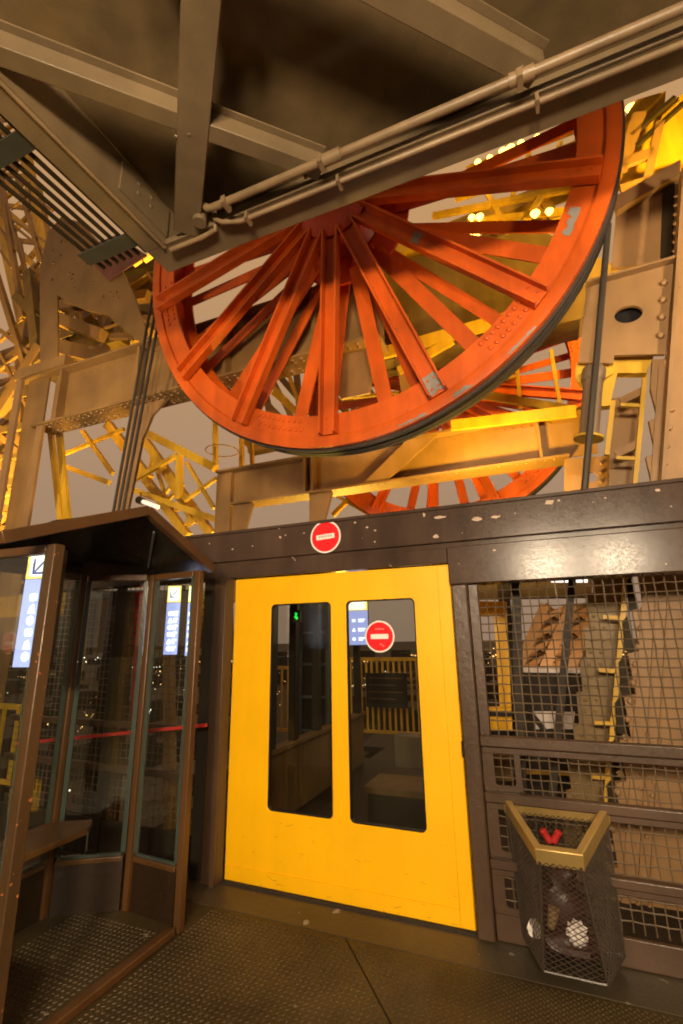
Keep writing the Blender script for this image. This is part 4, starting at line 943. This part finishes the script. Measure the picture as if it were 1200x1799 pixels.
part('shaft', MB().bar(wt(905, 990, .45), wt(918, 1420, .45), .06, .06), 'cabin', dp)
part('base_plate', MB().bar(wt(916, 1400, .45), wt(918, 1440, .45), .12, .12), 'cabin', dp)
dp = thing('post', 'thin dark leaning post behind the mesh in front of the lit tower pier', 'post', tuple(wt(985, 1280, .6)))
part('shaft', MB().bar(wt(1008, 990, .6), wt(968, 1420, .6), .05, .05), 'cabin', dp)
part('base_plate', MB().bar(wt(970, 1400, .6), wt(967, 1440, .6), .10, .10), 'cabin', dp)
# far lit pier, ledge and machine cabinet
fp = thing('tower_pier', 'orange lit lattice pier of the tower far behind the wire mesh', 'pier', tuple(wt(970, 1160, 14)))
part('core', MB().plate(pxpoly([(905, 1180), (950, 1075), (1045, 1055), (1045, 1185)], 14.6), [], tpl(14.6), .2), 'cabin_mid', fp)
A_ = [wt(908, 1180, 14), wt(958, 1062, 14)]; B_ = [wt(1000, 1180, 14), wt(1050, 1062, 14)]; C_ = [wt(954, 1180, 13.7), wt(1004, 1062, 13.7)]
for X_, Y_ in ((A_, C_), (C_, B_)):
    for k in range(4):
        f, g_ = k / 4, (k + 1) / 4
        part('brace', MB().bar(lerp(*X_, f), lerp(*Y_, g_), .16, .1, up=(0, 1, 0)), 'tower_pale', fp); part('brace', MB().bar(lerp(*Y_, f) + Vector((0, .15, 0)), lerp(*X_, g_) + Vector((0, .15, 0)), .16, .1, up=(0, 1, 0)), 'tower_pale', fp)
        part('batten', MB().bar(lerp(*X_, f) + Vector((0, .3, 0)), lerp(*Y_, f) + Vector((0, .3, 0)), .12, .1, up=(0, 1, 0)), 'tower_pale', fp)
for X_ in (A_, B_, C_): part('chord', MB().bar(X_[0], X_[1], .30, .25, up=(0, 1, 0)), 'tower_pale', fp)
area('pier_floodlight', (wt(970, 1180, 11).x, 11, .3), tuple(wt(970, 1110, 14)), .3, 90, (1, .62, .32))
cb = thing('machine_cabinet', 'dark machine cabinet with white panels behind the wire mesh', 'cabinet', tuple(wt(970, 1280, 2.4)))
part('cabinet_body', MB().plate(pxpoly([(912, 1182), (1022, 1182), (1014, 1420), (905, 1420)], 2.4), [], tpl(2.4), .4), 'cabin', cb)
part('ledge', MB().plate(pxpoly([(912, 1174), (1024, 1176), (1024, 1183), (912, 1181)], 2.36), [], tpl(2.36), .44), 'paper', cb)
for q_ in ([(934, 1250), (978, 1250), (976, 1280), (940, 1281)], [(986, 1251), (1010, 1251), (1007, 1281), (985, 1281)], [(1066, 1262), (1084, 1262), (1080, 1287), (1064, 1287)]):
    part('white_panel', MB().plate(pxpoly(q_, 2.36), [], tpl(2.36), .02), 'paper', cb)
part('brace', MB().bar(wt(925, 1243, 2.3), wt(956, 1282, 2.3), .05, .03, up=(0, 1, 0)), 'cabin', cb)
part('shelf', MB().plate(pxpoly([(905, 1352), (1000, 1356), (1000, 1363), (905, 1359)], 2.34), [], tpl(2.34), .03), 'rail_yellow', cb)
rd = solo('roof_slab', MB().plate(pxpoly([(830, 1000), (1040, 1000), (1040, 1048), (830, 1052)], 3.5), [], tpl(3.5), .3), 'cabin_mid', tuple(wt(930, 1040, 3.6)), 'dim ceiling edge seen through the top of the wire mesh', 'ceiling')
for i, (xa, xb) in enumerate(((968, 1004), (1012, 1032))):
    a, b = wt(xa, 1018, 2.0), wt(xb, 1018, 2.0)
    tl = thing('strip_light', ('long' if i == 0 else 'short') + ' white strip light under the header behind the mesh', 'lamp', tuple(a), 'strip lights behind the mesh')
    part('lamp_tube', MB().tube([a, b], .03, 8), 'e_tube', tl); part('housing', MB().bar(a + Vector((0, 0, .05)), b + Vector((0, 0, .05)), .08, .03), 'cabin', tl)

sh = thing('shed', 'brown shed wall behind the mesh seen through the booth glass', 'shed', tuple(wt(200, 1130, 4.2)))
part('wall_panel', MB().plate(pxpoly([(60, 1052), (345, 1052), (345, 1140), (60, 1150)], 4.2), [], tpl(4.2), 1.2), 'cabin_mid', sh)
part('roof_edge', MB().plate(pxpoly([(40, 1038), (350, 1036), (350, 1051), (40, 1051)], 4.1), [], tpl(4.1), 1.4), 'grey', sh)
for x in (110, 165, 215, 300): part('wall_post', MB().bar(wt(x, 1053, 4.15), wt(x - 8, 1150, 4.15), .10, .08, up=(0, 1, 0)), 'cabin', sh)
# leaning beams, red rail and red upright behind the booth
for i, (x0, x1, wd, m_, lab) in enumerate(((208, 140, .14, 'cabin', 'dark leaning beam behind the middle glass of the booth'), (228, 182, .16, 'cabin_mid', 'brown leaning beam behind the middle glass of the booth'), (246, 232, .07, 'redrail', 'dark red upright behind the middle post of the booth'), (118, 78, .12, 'cabin', 'dark leaning beam behind the left glass of the booth'), (296, 300, .10, 'tower', 'tan leaning beam behind the right glass of the booth'))):
    solo('leaning_beam' if m_ != 'redrail' else 'upright', MB().bar(wt(x0, 1040, .75 + i * .05), wt(x1, 1560, .75 + i * .05), wd, .08, up=(0, 1, 0)), m_, tuple(wt(x1, 1560, .75 + i * .05)), lab, 'beam')
rr_ = thing('handrail', 'thin red handrail behind the glass of the booth', 'handrail', tuple(wt(200, 1290, -.25)))
part('rail', MB().bar(wt(30, 1306, -.25), wt(362, 1274, -.25), .022, .022), 'redrail', rr_)
for x in (120, 330): part('stanchion', MB().bar(wt(x, 1299 - (x - 30) * .096, -.25), Vector((wt(x, 1300, -.25).x, -.25, .004)), .025, .025), 'cabin', rr_)
sr = thing('stair_rail', 'dark stair with yellow edge descending behind the right booth glass', 'stair', tuple(wt(300, 1470, .8)))
part('stringer', MB().bar(wt(230, 1510, .8), wt(400, 1425, .8), .16, .06, up=(0, 1, 0)), 'cabin_mid', sr)
part('yellow_edge', MB().bar(wt(285, 1500, .75), wt(385, 1448, .75), .02, .02, up=(0, 1, 0)), 'rail_yellow', sr)
# warm lamps far below seen through the booth glass
cl_ = MB()
for x, y, r in ((200, 1215, .07), (203, 1205, .05), (327, 1213, .05), (262, 1252, .03)):
    c = wt(x, y, 9); cl_.tube([c, c + Vector((0, .03, .10))], r, 8)
solo('street_lamp_glow', cl_, 'e_city2', tuple(wt(200, 1215, 9)), 'cluster of bright street lamps beyond the booth glass', 'street lights', kind='stuff')
